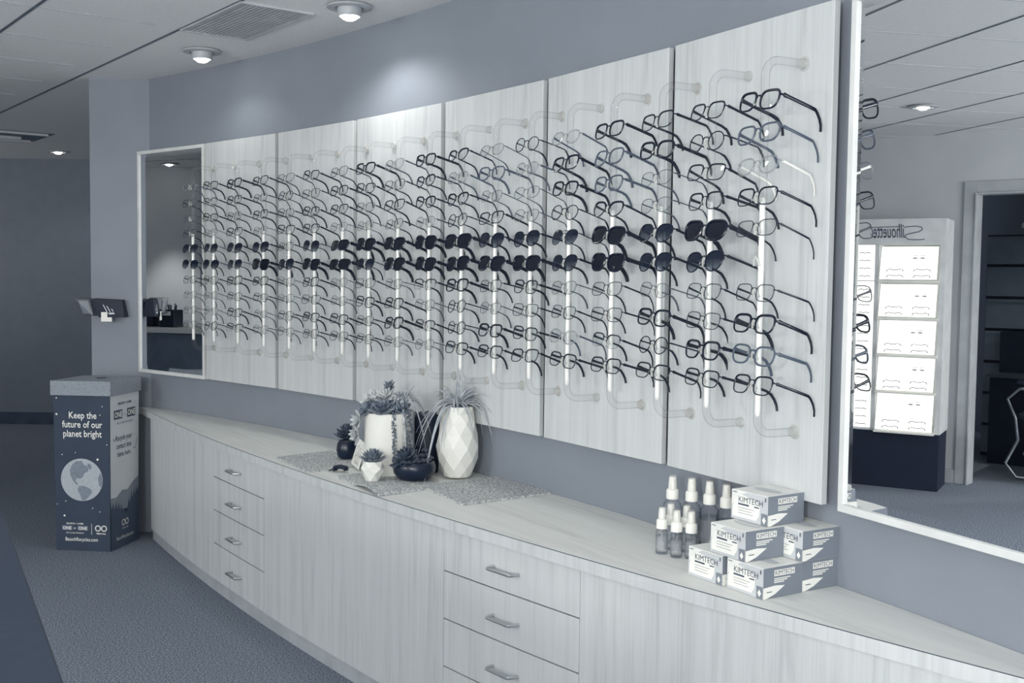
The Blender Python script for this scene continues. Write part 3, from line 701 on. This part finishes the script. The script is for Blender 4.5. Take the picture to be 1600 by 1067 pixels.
# upright stalk succulent
mb = MB()
for k in range(46):
    f = k/45; a = k*2.4; z = .25+.095*f; r = .006; x0, y0 = -.012+.012*f, .010; e = math.radians(25)
    leaf(mb, (x0+r*math.cos(a), y0+r*math.sin(a), z), (math.cos(a), math.sin(a), .5), (0, 0, 1), .026*(1-.35*f), .0062, .0035, .2, 5)
mb.tube([(-.012, .01, .23), (0, .01, .35)], .005, 6); mb.build('stalk', M_SUCM, t, True)
LV = []; rr_ = random.Random(5)
for k in range(30): LV.append((rr_.uniform(0, 360), rr_.uniform(48, 84), rr_.uniform(.14, .24), rr_.uniform(.6, 1.2)))
LV += [(250, 70, .27, 1.75), (275, 66, .25, 1.9), (262, 75, .24, 1.6), (300, 72, .22, 1.9), (180, 60, .20, 1.0), (195, 50, .18, 1.2), (350, 55, .20, 1.5), (10, 60, .19, 1.4), (330, 60, .21, 1.8)]
airplant((.055, -.015, .262), t, LV, wd=.0062)
TS = [((.026, -.092), .035), ((.064, -.070), .075), ((.078, -.053), .095)]
for k, ((x, y), zb) in enumerate(TS):
    trailing([(x*.8, y*.8, .245), (x*1.03, y*1.03, .235), (x*1.12, y*1.12, .2), (x*1.12+.003, y*1.12, .14), (x*1.13, y*1.13, zb)], t, k, M_SUCM)
# tall dark vase behind
t = empty('dark_vase', (-.322, 4.200, ZTOP+.0008), 0, 'tall dark vase standing between the two big white pots', 'vase')
MB().lathe([(.040, 0), (.046, .006), (.048, .10), (.048, .215), (.045, .22), (.042, .205), (.001, .205)], 30).build('vase_body', M_NAVYM, t, True)
mb = MB()
for k in range(26):
    a = k*2.4; mb.ball((.036*math.cos(a)*((k % 5)/5+.2), .036*math.sin(a)*((k % 5)/5+.2), .218+.004*(k % 3)), .009, 7, 4)
mb.build('dark_foliage', M_SUCD, t, True)
# white faceted vase
vx, vy = -.198, 4.092
t = empty('faceted_vase', (vx, vy, ZS), 0, 'tall white faceted ceramic vase holding an air plant', 'vase')
rings = [(.050, 0), (.062, .030), (.076, .068), (.079, .112), (.074, .158), (.065, .200), (.060, .235), (.056, .262)]
mb = MB(); nf = 9; vs = []
for i, (r, z) in enumerate(rings):
    for k in range(nf): a = 2*PI*(k+.5*(i % 2))/nf; rr = r*(1.03 if i % 2 else 1.0); vs.append((rr*math.cos(a), rr*math.sin(a), z))
fs = [tuple(range(nf-1, -1, -1))]
for i in range(len(rings)-1):
    for k in range(nf):
        a, b = i*nf+k, i*nf+(k+1) % nf; c, d = (i+1)*nf+k, (i+1)*nf+(k+1) % nf
        fs += [(a, b, c), (b, d, c)] if i % 2 == 0 else [(a, b, d), (a, d, c)]
n0 = len(vs)
for r, z in ((.050, .262), (.048, .235)):
    for k in range(nf): a = 2*PI*(k+.5)/nf; vs.append((r*math.cos(a), r*math.sin(a), z))
top = 7*nf
for k in range(nf): fs += [(top+k, top+(k+1) % nf, n0+(k+1) % nf, n0+k), (n0+k, n0+(k+1) % nf, n0+nf+(k+1) % nf, n0+nf+k)]
fs.append(tuple(n0+nf+k for k in range(nf)))
mb.add(vs, fs).build('vase_body', M_CER, t)
LV = []; rr_ = random.Random(11)
for k in range(48): LV.append((rr_.uniform(0, 360), rr_.uniform(28, 78), rr_.uniform(.14, .23), rr_.uniform(.35, 1.05)))
LV += [(200, 48, .25, 1.35), (212, 42, .24, 1.5), (222, 50, .25, 1.8), (188, 38, .20, 1.1), (240, 40, .18, 1.7), (175, 40, .20, 1.4), (340, 42, .24, 1.25), (350, 50, .22, 1.0), (325, 40, .20, 1.1), (10, 45, .23, 1.15), (300, 45, .16, 1.4), (90, 85, .15, .1), (120, 80, .16, .15), (60, 78, .14, .2), (235, 30, .22, 1.3), (228, 36, .23, 1.9), (355, 30, .2, .8), (335, 28, .18, .6)]
airplant((0, -.005, .258), t, LV, wd=.0066)
mb = MB()
for k in range(10): a = k*.63; mb.ball((.03*math.cos(a), .03*math.sin(a), .262), .012, 7, 4)
mb.build('dark_foliage', M_SUCD, t, True)
# small white geometric pot
t = empty('succulent_pot', (-.500, 3.975, ZS), 0, 'small white geometric pot with a spiky succulent, in front', 'plant')
mb = MB(); vs = []; nf = 6; rings = [(.026, 0), (.043, .030), (.043, .048), (.036, .072)]
for i, (r, z) in enumerate(rings):
    for k in range(nf): a = 2*PI*(k+.5*(i % 2))/nf+.3; vs.append((r*math.cos(a), r*math.sin(a), z+(.008 if i == 1 and k % 2 else 0)))
fs = [tuple(range(nf-1, -1, -1))]
for i in range(3):
    for k in range(nf):
        a, b = i*nf+k, i*nf+(k+1) % nf; c, d = a+nf, b+nf
        fs += [(a, b, c), (b, d, c)] if i % 2 == 0 else [(a, b, d), (a, d, c)]
n0 = len(vs)
for k in range(nf): a = 2*PI*(k+.5)/nf+.3; vs.append((.031*math.cos(a), .031*math.sin(a), .070))
for k in range(nf): fs.append((3*nf+k, 3*nf+(k+1) % nf, n0+(k+1) % nf, n0+k))
fs.append(tuple(n0+k for k in range(nf)))
mb.add(vs, fs).build('pot', M_CER, t)
rosette((0, 0, .068), .056, 5, M_SUCM, t, wd=.19, npl=11, h0=.3)
# black bowl
t = empty('succulent_bowl', (-.352, 4.005, ZS), 0, 'black round bowl planted with dark succulents', 'plant')
MB().lathe([(.045, 0), (.062, .008), (.076, .028), (.079, .048), (.074, .066), (.070, .070), (.066, .064), (.001, .062)], 36).build('pot', M_NAVY, t, True)
rosette((-.022, -.025, .070), .058, 4, M_SUCD, t, wd=.28, tilt=(-.2, -.5, 1), npl=8, h0=.5)
rosette((-.050, -.035, .066), .040, 2, M_SUCD, t, wd=.26, tilt=(-.6, -.5, .8), npl=6)
mb = MB(); r7 = random.Random(3)
for cx_, cy_, cz_ in ((.018, -.052, .074), (.036, -.045, .076), (.052, -.030, .076), (.030, -.03, .092), (.048, -.015, .090), (.038, -.005, .108), (.010, -.04, .090), (.060, -.005, .08), (-.030, -.062, .072), (-.012, -.064, .072)):
    for k in range(26):
        a = k*2.4; f = k/25; r = .011*math.sqrt(f); mb.ball((cx_+r*math.cos(a), cy_+r*math.sin(a)*.8-.004, cz_+.008*(1-f)), .0032, 6, 3)
mb.build('cluster_foliage', M_SUCD, t, True)
# little black vase at the left
t = empty('succulent_pot', (-.668, 4.455, ZTOP+.008), 0, 'small black round pot with a dark succulent, at the left', 'plant')
MB().lathe([(.026, 0), (.036, .010), (.041, .035), (.037, .062), (.030, .074), (.026, .070), (.001, .068)], 26).build('pot', M_NAVY, t, True)
rosette((0, 0, .080), .060, 5, M_SUCD, t, wd=.19, npl=10, h0=.5)
# card
t = empty('sign_card', (-.602, 4.262, ZS), 0, 'small white card with a scribbled drawing, leaning by the big pot', 'card')
d = Vector((.08, -.237)).normalized(); nrm = Vector((d.y, -d.x))
W_, H_ = .145, .098; ln = .030
back = Vector((-nrm.x, -nrm.y)); o0 = Vector((-.03, .075, 0))
def cp(x, z, k=0): return Vector((o0.x + d.x*x + back.x*(z/H_*ln-k), o0.y + d.y*x + back.y*(z/H_*ln-k), z))
vs = [cp(0, 0), cp(W_, 0), cp(W_, H_), cp(0, H_), cp(0, 0, -.003), cp(W_, 0, -.003), cp(W_, H_, -.003), cp(0, H_, -.003)]
MB().add(vs, [(0, 1, 2, 3), (7, 6, 5, 4), (0, 4, 5, 1), (1, 5, 6, 2), (2, 6, 7, 3), (3, 7, 4, 0)]).build('card', M_PAPER, t)
u_ = Vector((d.x, d.y, 0)); v_ = (cp(0, H_)-cp(0, 0)).normalized(); F = Face(cp(0, 0), u_, v_)
if F.n.dot(Vector((nrm.x, nrm.y, 0))) < 0: F.off = -F.off
mb = MB()
def spir(cx_, cy_, r, turns=1.0): return [(cx_+r*math.cos(g*.4)*(1+.1*g/6), cy_+r*1.25*math.sin(g*.4)) for g in range(int(16*turns)+1)]
for (cx_, cy_, r) in ((.05, .06, .016), (.075, .035, .014), (.095, .06, .013), (.05, .028, .010), (.11, .03, .012)): F.line(mb, spir(cx_, cy_, r), .0016)
F.line(mb, [(.02, .02), (.035, .05), (.02, .08)], .0014); F.line(mb, [(.06, .012), (.1, .016), (.125, .012)], .0014)
mb.build('drawing', M_NAVYM, t)
# black clip
t = empty('hair_clip', (-.650, 4.185, ZTOP+.0008), math.radians(-20), 'small black claw clip lying between the mats', 'clip')
MB().tube([(-.022, 0, .004), (-.022, .0, .016), (.0, 0, .020), (.022, 0, .016), (.024, 0, .006)], .010, 8, flat=(.8, 1.7)).build('clip_body', M_NAVYM, t, True)
mb = MB()
for k in range(5): mb.tube([(-.026, -.010+.005*k, .010), (-.038, -.010+.005*k, .006), (-.046, -.010+.005*k, .0015)], .0016, 5)
mb.build('clip_teeth', M_NAVYM, t, True)

# ---------------------------------------------------------------- recycling box
M_BINN = flat('navy_card', (48, 61, 80), rough=.7, var=2); M_BINL = flat('pale_card', (206, 211, 214), rough=.7, var=2); M_LID = noise_mat('kraft_grey_lid', (128, 136, 146), (156, 163, 171), ns=180, rough=.85)
M_HILL = flat('card_hills', (132, 141, 152), rough=.7, var=2); M_TREE = flat('card_trees', (70, 84, 104), rough=.7, var=2); M_OCEAN = noise_mat('globe_ocean', (164, 171, 180), (182, 188, 194), ns=150, rough=.7); M_LAND = noise_mat('globe_land', (112, 124, 138), (134, 144, 156), ns=120, rough=.7)
P0 = Vector((-2.385, 5.742)); P1 = Vector((-2.092, 5.712)); P2 = Vector((-2.045, 6.000)); P3 = P0 + (P2-P1)
t = empty('recycling_box', ((P0.x+P2.x)/2, (P0.y+P2.y)/2, 0), 0, 'tall navy cardboard contact lens recycling box with grey lid', 'recycling box')
cen = Vector(((P0.x+P2.x)/2, (P0.y+P2.y)/2))
q = [p-cen for p in (P0, P1, P2, P3)]; HB = .822; tp = 1.045
vs = [(p.x, p.y, 0) for p in q] + [(p.x*tp, p.y*tp, HB) for p in q]
MB().add(vs, [(3, 2, 1, 0), (4, 5, 6, 7), (0, 1, 5, 4), (1, 2, 6, 5), (2, 3, 7, 6), (3, 0, 4, 7)]).build('carton', M_BINN, t)
lt = 1.115
vs = [(p.x*lt, p.y*lt, HB-.002) for p in q] + [(p.x*lt, p.y*lt, HB+.074) for p in q]
MB().add(vs, [(3, 2, 1, 0), (4, 5, 6, 7), (0, 1, 5, 4), (1, 2, 6, 5), (2, 3, 7, 6), (3, 0, 4, 7)]).build('lid', M_LID, t, bevel=.002)
MB().lathe([(.001, HB+.0745), (.030, HB+.0745), (.030, HB+.0750), (.001, HB+.0750)], 20, (.02, .02, 0)).build('posting_hole', M_NAVYM, t)
def taper_face(a, b):
    A_ = Vector((*q[a], 0)); B_ = Vector((*q[b], 0)); At = Vector((q[a].x*tp, q[a].y*tp, HB)); Bt = Vector((q[b].x*tp, q[b].y*tp, HB))
    f = Face(A_, B_-A_, At-A_); W0 = (B_-A_).length; 
    n = ((B_-A_).cross(At-A_)).normalized()
    def p(x, y, k=1):
        u = x/W0; v = y/HB; return (A_.lerp(B_, u)).lerp(At.lerp(Bt, u), v) + n*.0011*k
    f.p = p; f.W = W0; return f
F1 = taper_face(0, 1); W0 = F1.W; F2 = taper_face(1, 2); W2 = F2.W
mb = MB()
F1.text(mb, 'Keep the', W0*.52, .700, .050, xs=.80, bold=.0005); F1.text(mb, 'future of our', W0*.51, .652, .050, xs=.80, bold=.0005); F1.text(mb, 'planet bright', W0*.51, .603, .050, xs=.80, bold=.0005)
F1.text(mb, 'BAUSCH + LOMB', W0*.35, .140, .0120, xs=1.0, bold=.0002)
F1.text(mb, 'BY', W0*.35, .114, .013)
F1.text(mb, 'RECYCLING PROGRAM', W0*.35, .091, .0105, xs=.9); F1.rect(mb, W0*.655, W0*.662, .088, .145)
F1.text(mb, 'BauschRecycles.com', W0*.47, .052, .0270, xs=.80, bold=.0002); F1.text(mb, 'TERRACYCLE', W0*.83, .091, .0095, xs=.9, bold=.0004)
for sx in (-1, 1):
    cx_ = W0*.83+sx*.0165; cy_ = .122
    F1.line(mb, [(cx_+.0135*math.cos(2*PI*k/16), cy_+.0135*math.sin(2*PI*k/16)) for k in range(17)], .0062)
mb.build('white_lettering', M_PAPER, t)
for x, y, r_s in ((.06, .805, .004), (.055, .72, .0055), (.87, .765, .003), (.83, .72, .003), (.95, .565, .003), (.38, .520, .0025), (.14, .508, .003), (.78, .486, .006), (.19, .262, .003), (.03, .245, .0025), (.68, .228, .003), (.81, .21, .003), (.16, .185, .0055), (.7, .43, .002)): mb = MB(); F1.disc(mb, W0*x, y, r_s, n=8); mb.build('printed_star', M_PAPER, t)
mb = MB(); F1.rect(mb, W0*.11, W0*.30, .108, .133); F1.rect(mb, W0*.40, W0*.59, .108, .133); mb.build('grey_label_block', flat('card_grey_block', (104, 116, 132), var=2), t)
mb = MB(); F1.text(mb, 'ONE', W0*.205, .1125, .0225, 2, bold=.0004); F1.text(mb, 'ONE', W0*.495, .1125, .0225, 2, bold=.0004); mb.build('block_lettering', M_PAPER, t)
mb = MB(); F1.disc(mb, W0*.49, .377, .112, 1, 48); mb.build('globe_print', M_OCEAN, t)
mb = MB(); gx, gy = W0*.49, .377
F1.poly(mb, [(gx+a*.112, gy+b*.112) for a, b in ((-.50, .62), (-.30, .86), (.02, .90), (.10, .72), (.30, .62), (.32, .42), (.12, .30), (.05, .12), (-.10, .04), (-.22, .10), (-.30, -.05), (-.16, -.22), (-.22, -.26), (-.42, -.06), (-.52, .18), (-.56, .42))], 2)
F1.poly(mb, [(gx+a*.112, gy+b*.112) for a, b in ((-.14, -.30), (.12, -.28), (.42, -.42), (.50, -.58), (.34, -.78), (.16, -.96), (.0, -.97), (-.08, -.72), (-.22, -.50))], 2)
F1.poly(mb, [(gx+a*.112, gy+b*.112) for a, b in ((.88, .34), (.97, .2), (.98, -.1), (.92, -.34), (.82, -.2), (.78, .1))], 2)
F1.poly(mb, [(gx+a*.112, gy+b*.112) for a, b in ((.30, .80), (.46, .72), (.48, .55), (.38, .48), (.28, .66))], 2)
mb.build('continents', M_LAND, t)
mb = MB(); F2.rect(mb, .004, W2, .26, HB-.002); mb.build('pale_side', M_BINL, t)
mb = MB(); F2.poly(mb, [(.004, .20), (W2, .20), (W2, .355), (W2*.8, .335), (W2*.6, .30), (W2*.4, .305), (W2*.2, .275), (.004, .28)], 2); mb.build('printed_hills', M_HILL, t)
pts = [(.004, .10), (W2, .10)]
tr = [(1, .31), (.94, .27), (.9, .30), (.86, .25), (.82, .29), (.77, .24), (.73, .285), (.68, .22), (.64, .25), (.58, .19), (.52, .17), (.46, .21), (.42, .19), (.37, .235), (.33, .20), (.28, .245), (.23, .21), (.18, .25), (.13, .21), (.08, .255), (.04, .22), (.01, .24)]
mb = MB(); pts = [(W2*a, b) for a, b in tr]
for (a, b), (c, d_) in zip(pts[:-1], pts[1:]): F2.poly(mb, [(c, .0), (a, .0), (a, b), (c, d_)], 3)
mb.build('printed_trees', M_TREE, t)
mb = MB(); F2.text(mb, 'BAUSCH + LOMB', W2*.50, .765, .0175, 2, bold=.0006); F2.rect(mb, W2*.13, W2*.42, .690, .738, 2); F2.rect(mb, W2*.58, W2*.87, .690, .738, 2); F2.text(mb, 'BY', W2*.5, .705, .013, 2)
F2.text(mb, 'RECYCLING PROGRAM', W2*.5, .662, .0150, 2)
for k, s_ in enumerate(('Recycle your', 'contact lens', 'items here')): F2.text(mb, s_, W2*.47, .575-.043*k, .040, 2, xs=.78, bold=.0003)
F2.line(mb, [(W2*.10, .59), (W2*.14, .575), (W2*.22, .60)], .003, 2); F2.line(mb, [(W2*.80, .52), (W2*.86, .51), (W2*.94, .56)], .003, 2)
mb.build('side_lettering', M_TREE, t)
mb = MB(); F2.text(mb, 'ONE', W2*.275, .700, .042, 3, xs=.85, bold=.0010); F2.text(mb, 'ONE', W2*.725, .700, .042, 3, xs=.85, bold=.0010)
F2.text(mb, 'BauschRecycles.com', W2*.5, .045, .0270, 4, xs=.80); F2.text(mb, 'TERRACYCLE', W2*.5, .095, .0105, 4)
for sx in (-1, 1):
    cx_ = W2*.5+sx*.0175; F2.line(mb, [(cx_+.0145*math.cos(2*PI*k/16), .130+.0145*math.sin(2*PI*k/16)) for k in range(17)], .006, 4)
mb.build('side_white_lettering', M_PAPER, t)

# ---------------------------------------------------------------- brochure holders on the column
M_CLP = clear('clear_holder', ((228, 231, 234), (140, 150, 164)), fr=.5, edge=.5)
t = empty('leaflet_holder', (-2.235, 6.158, 1.225), 0, 'dark angled leaflet holder with a white tag on the column', 'leaflet holder')
vs = [(-.085, -.05, .088), (.075, -.05, .083), (.075, -.01, .086), (-.085, -.01, .092), (-.045, -.075, -.012), (.090, -.060, -.010), (.090, .010, -.010), (-.045, .010, -.012)]
MB().add(vs, [(0, 1, 5, 4), (1, 2, 6, 5), (2, 3, 7, 6), (3, 0, 4, 7), (0, 3, 2, 1), (4, 5, 6, 7)]).build('leaflet_tray', M_NAVYM, t)
MB().box(.0, .06, .0, .014, .02, .07).build('bracket', M_NAVYM, t)
F = Face(Vector((-.045, -.075, -.012)), Vector((.135, .015, .002)), Vector((-.04, .025, .100)), .0012); mb = MB()
for k in range(3): F.line(mb, [(.055+.016*k, .028+.004*k), (.045+.016*k, .075)], .005)
F.line(mb, [(.062, .022), (.088, .024)], .010); mb.build('leaflet_print', M_BINL, t)
MB().box(-.030, .004, -.080, -.077, -.022, .018).box(-.030, .030, -.082, -.077, -.034, -.010).build('price_tag', M_WHT, t, bevel=.004)
t = empty('clear_holder', (-2.33, 6.160, 1.225), 0, 'clear plastic leaflet holder jutting past the left edge of the column', 'leaflet holder')
vs = [(-.075, -.10, .092), (.0, -.08, .090), (.0, -.01, .092), (-.05, -.01, .094), (-.040, -.10, .0), (.022, -.08, -.004), (.022, .006, -.004), (-.022, .006, 0)]
MB().add(vs, [(0, 1, 5, 4), (1, 2, 6, 5), (2, 3, 7, 6), (3, 0, 4, 7), (0, 3, 2, 1), (4, 5, 6, 7)]).build('holder_tray', M_CLP, t)
vs = [(-.055, -.092, .080), (-.01, -.078, .078), (.008, -.076, .008), (-.030, -.092, .010)]
MB().add(vs + [(a, b+.004, c) for a, b, c in vs], [(0, 3, 2, 1), (4, 5, 6, 7), (0, 1, 5, 4), (1, 2, 6, 5), (2, 3, 7, 6), (3, 0, 4, 7)]).build('leaflet', flat('leaflet_grey', (120, 130, 142)), t)

# ---------------------------------------------------------------- dark desk at the lower left
t = empty('dark_desk', (-.97, 2.09, 0), math.atan2(-.88, .475), 'dark flat desk surface at the bottom left corner', 'desk')
M_DESK = noise_mat('dark_desk_laminate', (33, 46, 64), (38, 51, 70), ns=40, rough=.6)
MB().box(0, 1.5, -.70, 0, .965, 1.0).build('desk_top', M_DESK, t, bevel=.004)
mb = MB().box(.03, 1.47, -.67, -.03, 0, .965); mb.build('desk_body', M_NAVYM, t)

# ---------------------------------------------------------------- lit eyewear stand (seen in the big mirror)
D0 = Vector((-4.44, 4.15)); du = Vector((.18, .983)).normalized(); dn = Vector((du.y, -du.x))   # dn towards the room
t = empty('eyewear_stand', (*D0, 0), math.atan2(du.y, du.x), 'tall white backlit eyewear stand reflected in the big mirror', 'display stand')
# local: x along the front, +y into the wall ... front plane y=0 faces -y
WD = .66; DP = .36
MB().box(.0, WD, .0, DP, 0, .40).build('plinth', M_NAVYM, t)
mb = MB(); mb.box(-.006, .03, -.01, DP, .40, 1.90).box(WD-.03, WD, -.01, DP, .40, 1.90).box(.03, WD-.03, -.01, DP, 1.72, 1.90).box(.435, .465, .0, DP, .40, 1.72).box(.03, WD-.03, DP-.02, DP, .40, 1.72).box(.03, WD-.03, 0, DP, .40, .412)
mb.build('stand_body', flat('stand_white', (206, 209, 210)), t)
PZ = [(1.477, 1.706), (1.216, 1.442), (.956, 1.186), (.696, .925), (.416, .680)]
M_PRT = flat('faint_print', (170, 172, 172), var=2)
for k, (z0, z1) in enumerate(PZ):
    mb = MB(); y0, y1 = -.035, .03
    vs = [(.045, y0, z0), (.425, y0, z0), (.425, y1, z1), (.045, y1, z1)]; mb.add(vs + [(a, b+.012, c) for a, b, c in vs], [(0, 1, 2, 3), (7, 6, 5, 4), (0, 4, 5, 1), (1, 5, 6, 2), (2, 6, 7, 3), (3, 7, 4, 0)])
    mb.build('lit_panel', M_BACKLIT, t)
    MB().box(.03, .435, -.04, .05, z0-.022, z0-.010).build('ledge', M_WHT, t)
    mb = MB(); F = Face(Vector((.045, y0, z0)), (1, 0, 0), Vector((0, y1-y0, z1-z0)), .001)
    for ex in ((.08, .13) if k % 2 else (.10, .15)):
        F.poly(mb, [(ex+.018*math.cos(g), z1-z0-.075+.006*math.sin(g)) for g in [2*PI*i/10 for i in range(10)]]); F.rect(mb, ex-.018, ex+.018, z1-z0-.060, z1-z0-.056)
    mb.build('printed_eyes', M_PRT, t)
    mb = MB()
    mb.box(.475, .60, .05, .055, z0-.01, z1+.02); mb.build('side_panel', M_BACKLIT, t)
    mb = MB()
    for j in range(4):
        z = z0+.02+.055*j; mb.tube([(.50, .03, z), (.52, .026, z+.004), (.54, .026, z), (.56, .026, z+.004), (.58, .03, z)], .0024, 5)
    mb.build('side_eyewear_row', M_DKM, t, True)
for k in range(5): MB().box(.603, .625, .02, .05, PZ[k][0]-.01, PZ[k][1]+.02).build('dark_slot_rail', M_NAVY, t)
mb = MB(); F = Face(Vector((0, -.011, 1.72)), (1, 0, 0), (0, 0, 1), .001)
# sign writing
F.text(mb, 'ilhouette', .372, .048, .140, 1, shear=.2, xs=.42, bold=.0005)
S_ = [(.135, .036), (.190, .033), (.240, .036), (.265, .052), (.256, .070), (.215, .080), (.172, .089), (.150, .104), (.157, .120), (.195, .128), (.240, .125), (.270, .120)]
F.line(mb, S_, .0055)
F.line(mb, [(.300, .126), (.490, .122)], .005); F.line(mb, [(.470, .048), (.490, .058), (.498, .078)], .004)
mb.build('sign_lettering', M_INK, t)
# rimless eyewear lying on the ledges
e = MB()
e.tube([(-.055, 0, .0), (-.05, 0, .014), (-.03, 0, .018), (-.012, 0, .012), (0, 0, .014), (.012, 0, .012), (.03, 0, .018), (.05, 0, .014), (.055, 0, .0)], .0024, 5)
e.tube([(-.052, .0, .012), (-.075, .035, -.012)], .0012, 4).tube([(.052, .0, .012), (.075, .035, -.012)], .0012, 4); em = e.mesh('rimless_eyeglasses', M_NAVYM, True)
rz = math.atan2(du.y, du.x)
for k, (z0, z1) in enumerate(PZ):
    for j, x in enumerate((.14, .32)):
        for m2 in range(2):
            lp = Vector((x, -.045+.006*m2, z0+.012+.042*m2)); o = bpy.data.objects.new('rimless_eyeglasses', em); COL.objects.link(o)
            o.location = (D0.x+du.x*lp.x+(-du.y)*lp.y, D0.y+du.y*lp.x+du.x*lp.y, lp.z); o.rotation_euler = (0, 0, rz)
            tag(o, 'rimless glasses on lit %s shelf from the top, %s side, %s pair' % (ORD[k], ('left', 'right')[1-j], ('lower', 'upper')[m2]), 'eyeglasses', 'rimless glasses on the lit stand')

# ---------------------------------------------------------------- office behind the doorway (seen in the big mirror)
M_FILE = flat('file_cabinet_grey', (116, 128, 142), rough=.5, var=3); M_FILD = flat('file_gap', (22, 34, 54))
def filecab(y0, y1, label):
    t = empty('filing_cabinet', (-6.37, y0, 0), 0, label, 'filing cabinet', 'filing cabinets in the office'); W_ = y1-y0
    MB().box(-.46, -.02, 0, W_, 0, 1.86).build('cabinet_body', M_FILD, t)
    zs = [.02, .27, .535, .80, 1.07, 1.337, 1.604, 1.86]
    for a, b in zip(zs[:-1], zs[1:]):
        d_ = MB().box(-.02, 0, .006, W_-.006, a+.012, b-.012).build('drawer', M_FILE, t, bevel=.003)
        MB().box(0, .012, .02, W_-.02, b-.035, b-.024).build('drawer_pull', M_FILE, d_)
downlight(-5.7, 2.6, 70, 'added downlight brightening the office beyond the doorway', False, 2.4)  # lamp added so the filing cabinets come out lighter
filecab(3.52, 4.45, 'grey lateral filing cabinet beyond the doorway, reflected')
filecab(2.57, 3.50, 'grey lateral filing cabinet deeper along the office wall')
t = empty('storage_box', (-6.52, 3.86, 1.862), 0, 'grey lidded box on top of the filing cabinet', 'box')
MB().box(-.15, .12, -.32, .32, 0, .05).build('box_base', M_FILE, t, bevel=.004); MB().box(-.16, .13, -.33, .33, .05, .095).build('lid', M_TRIM, t, bevel=.01)
# chair: chrome loop arms, dark mesh back
t = empty('office_chair', (-5.62, 3.66, 0), math.radians(178), 'dark office chair with chrome loop arms in the reflected office', 'chair')
MB().box(-.25, .25, -.24, .24, .44, .50).build('seat', M_NAVYM, t, bevel=.02); MB().box(-.24, .24, .22, .26, .52, 1.12).build('backrest', M_NAVYM, t, bevel=.02)
for sx in (-1, 1):
    MB().tube([(sx*.26, .20, .72), (sx*.28, .0, .70), (sx*.28, -.22, .68), (sx*.28, -.30, .60), (sx*.28, -.24, .46), (sx*.28, -.22, .30), (sx*.28, -.30, .12), (sx*.28, -.22, .02), (sx*.28, .2, .015)], .013, 8).build('chrome_arm', M_CHR, t, True)
    MB().box(sx*.28-.025, sx*.28+.025, -.24, .14, .715, .745).build('arm_pad', M_NAVYM, t, bevel=.008)

t = empty('office_desk', (-6.34, 3.30, 0), 0, 'dark office desk in front of the filing cabinets, reflected', 'desk')
MB().box(0, .34, 0, .98, 0, .70).build('desk_body', M_NAVYM, t); MB().box(-.0, .38, -.02, 1.0, .70, .725).build('desk_top', M_GYM, t, bevel=.002); MB().box(.0, .10, .0, .98, .725, 1.06).build('dark_block', M_NAVYM, t)  # last box: dark upright block above the desk top
# ---------------------------------------------------------------- reception desk (seen in the narrow mirror)
a_ = Vector((-4.10, 6.80)); b_ = Vector((-3.50, 5.58)); d = (b_-a_).normalized(); rz = math.atan2(d.y, d.x); L = (b_-a_).length
t = empty('reception_desk', (*a_, 0), rz, 'grey fronted reception desk reflected in the narrow mirror', 'desk')
# local x along, local -y side is away from the mirror
MB().box(0, L, -.62, 0, 0, 1.03).build('desk_front', flat('desk_front_grey', (112, 124, 140), rough=.7), t); MB().box(-.02, L+.02, -.66, .03, 1.035, 1.07).build('desk_top', M_WHT, t, bevel=.003)
def on_desk(x, y): return (a_.x+d.x*x-d.y*y, a_.y+d.y*x+d.x*y)
for k, (x, y) in enumerate(((.33, -.18), (.52, -.16))):
    t = empty('pen_holder', (*on_desk(x, y), 1.0705), rz, ('black pen holder with white label at the left of the reception desk', 'black pen holder with white label, nearer the middle of the reception desk')[k], 'pen holder', 'pen holders on the reception desk')
    MB().box(-.06, .06, -.06, .06, 0, .125).build('holder_box', M_NAVYM, t, bevel=.003); MB().box(-.035, .035, .0605, .062, .085, .115).build('label_plate', M_PAPER, t)
    for j in range(5): MB().tube([(-.03+.015*j, -.02+.01*(j % 3), .1), (-.04+.02*j, -.02+.012*(j % 3), .16+.01*(j % 2))], .005, 6).build('pen', (M_NAVY, M_BINL, M_NAVY, M_GYP, M_NAVY)[j], t, True)
t = empty('computer_monitor', (*on_desk(.98, -.30), 1.0705), rz+.5, 'dark monitor standing on the reception desk', 'monitor')
MB().box(-.02, .02, -.16, .16, .06, .30).build('screen', M_NAVY, t, bevel=.004); MB().box(-.05, .05, -.08, .08, 0, .012).box(-.012, .012, -.02, .02, .012, .08).build('monitor_stand', M_NAVY, t)
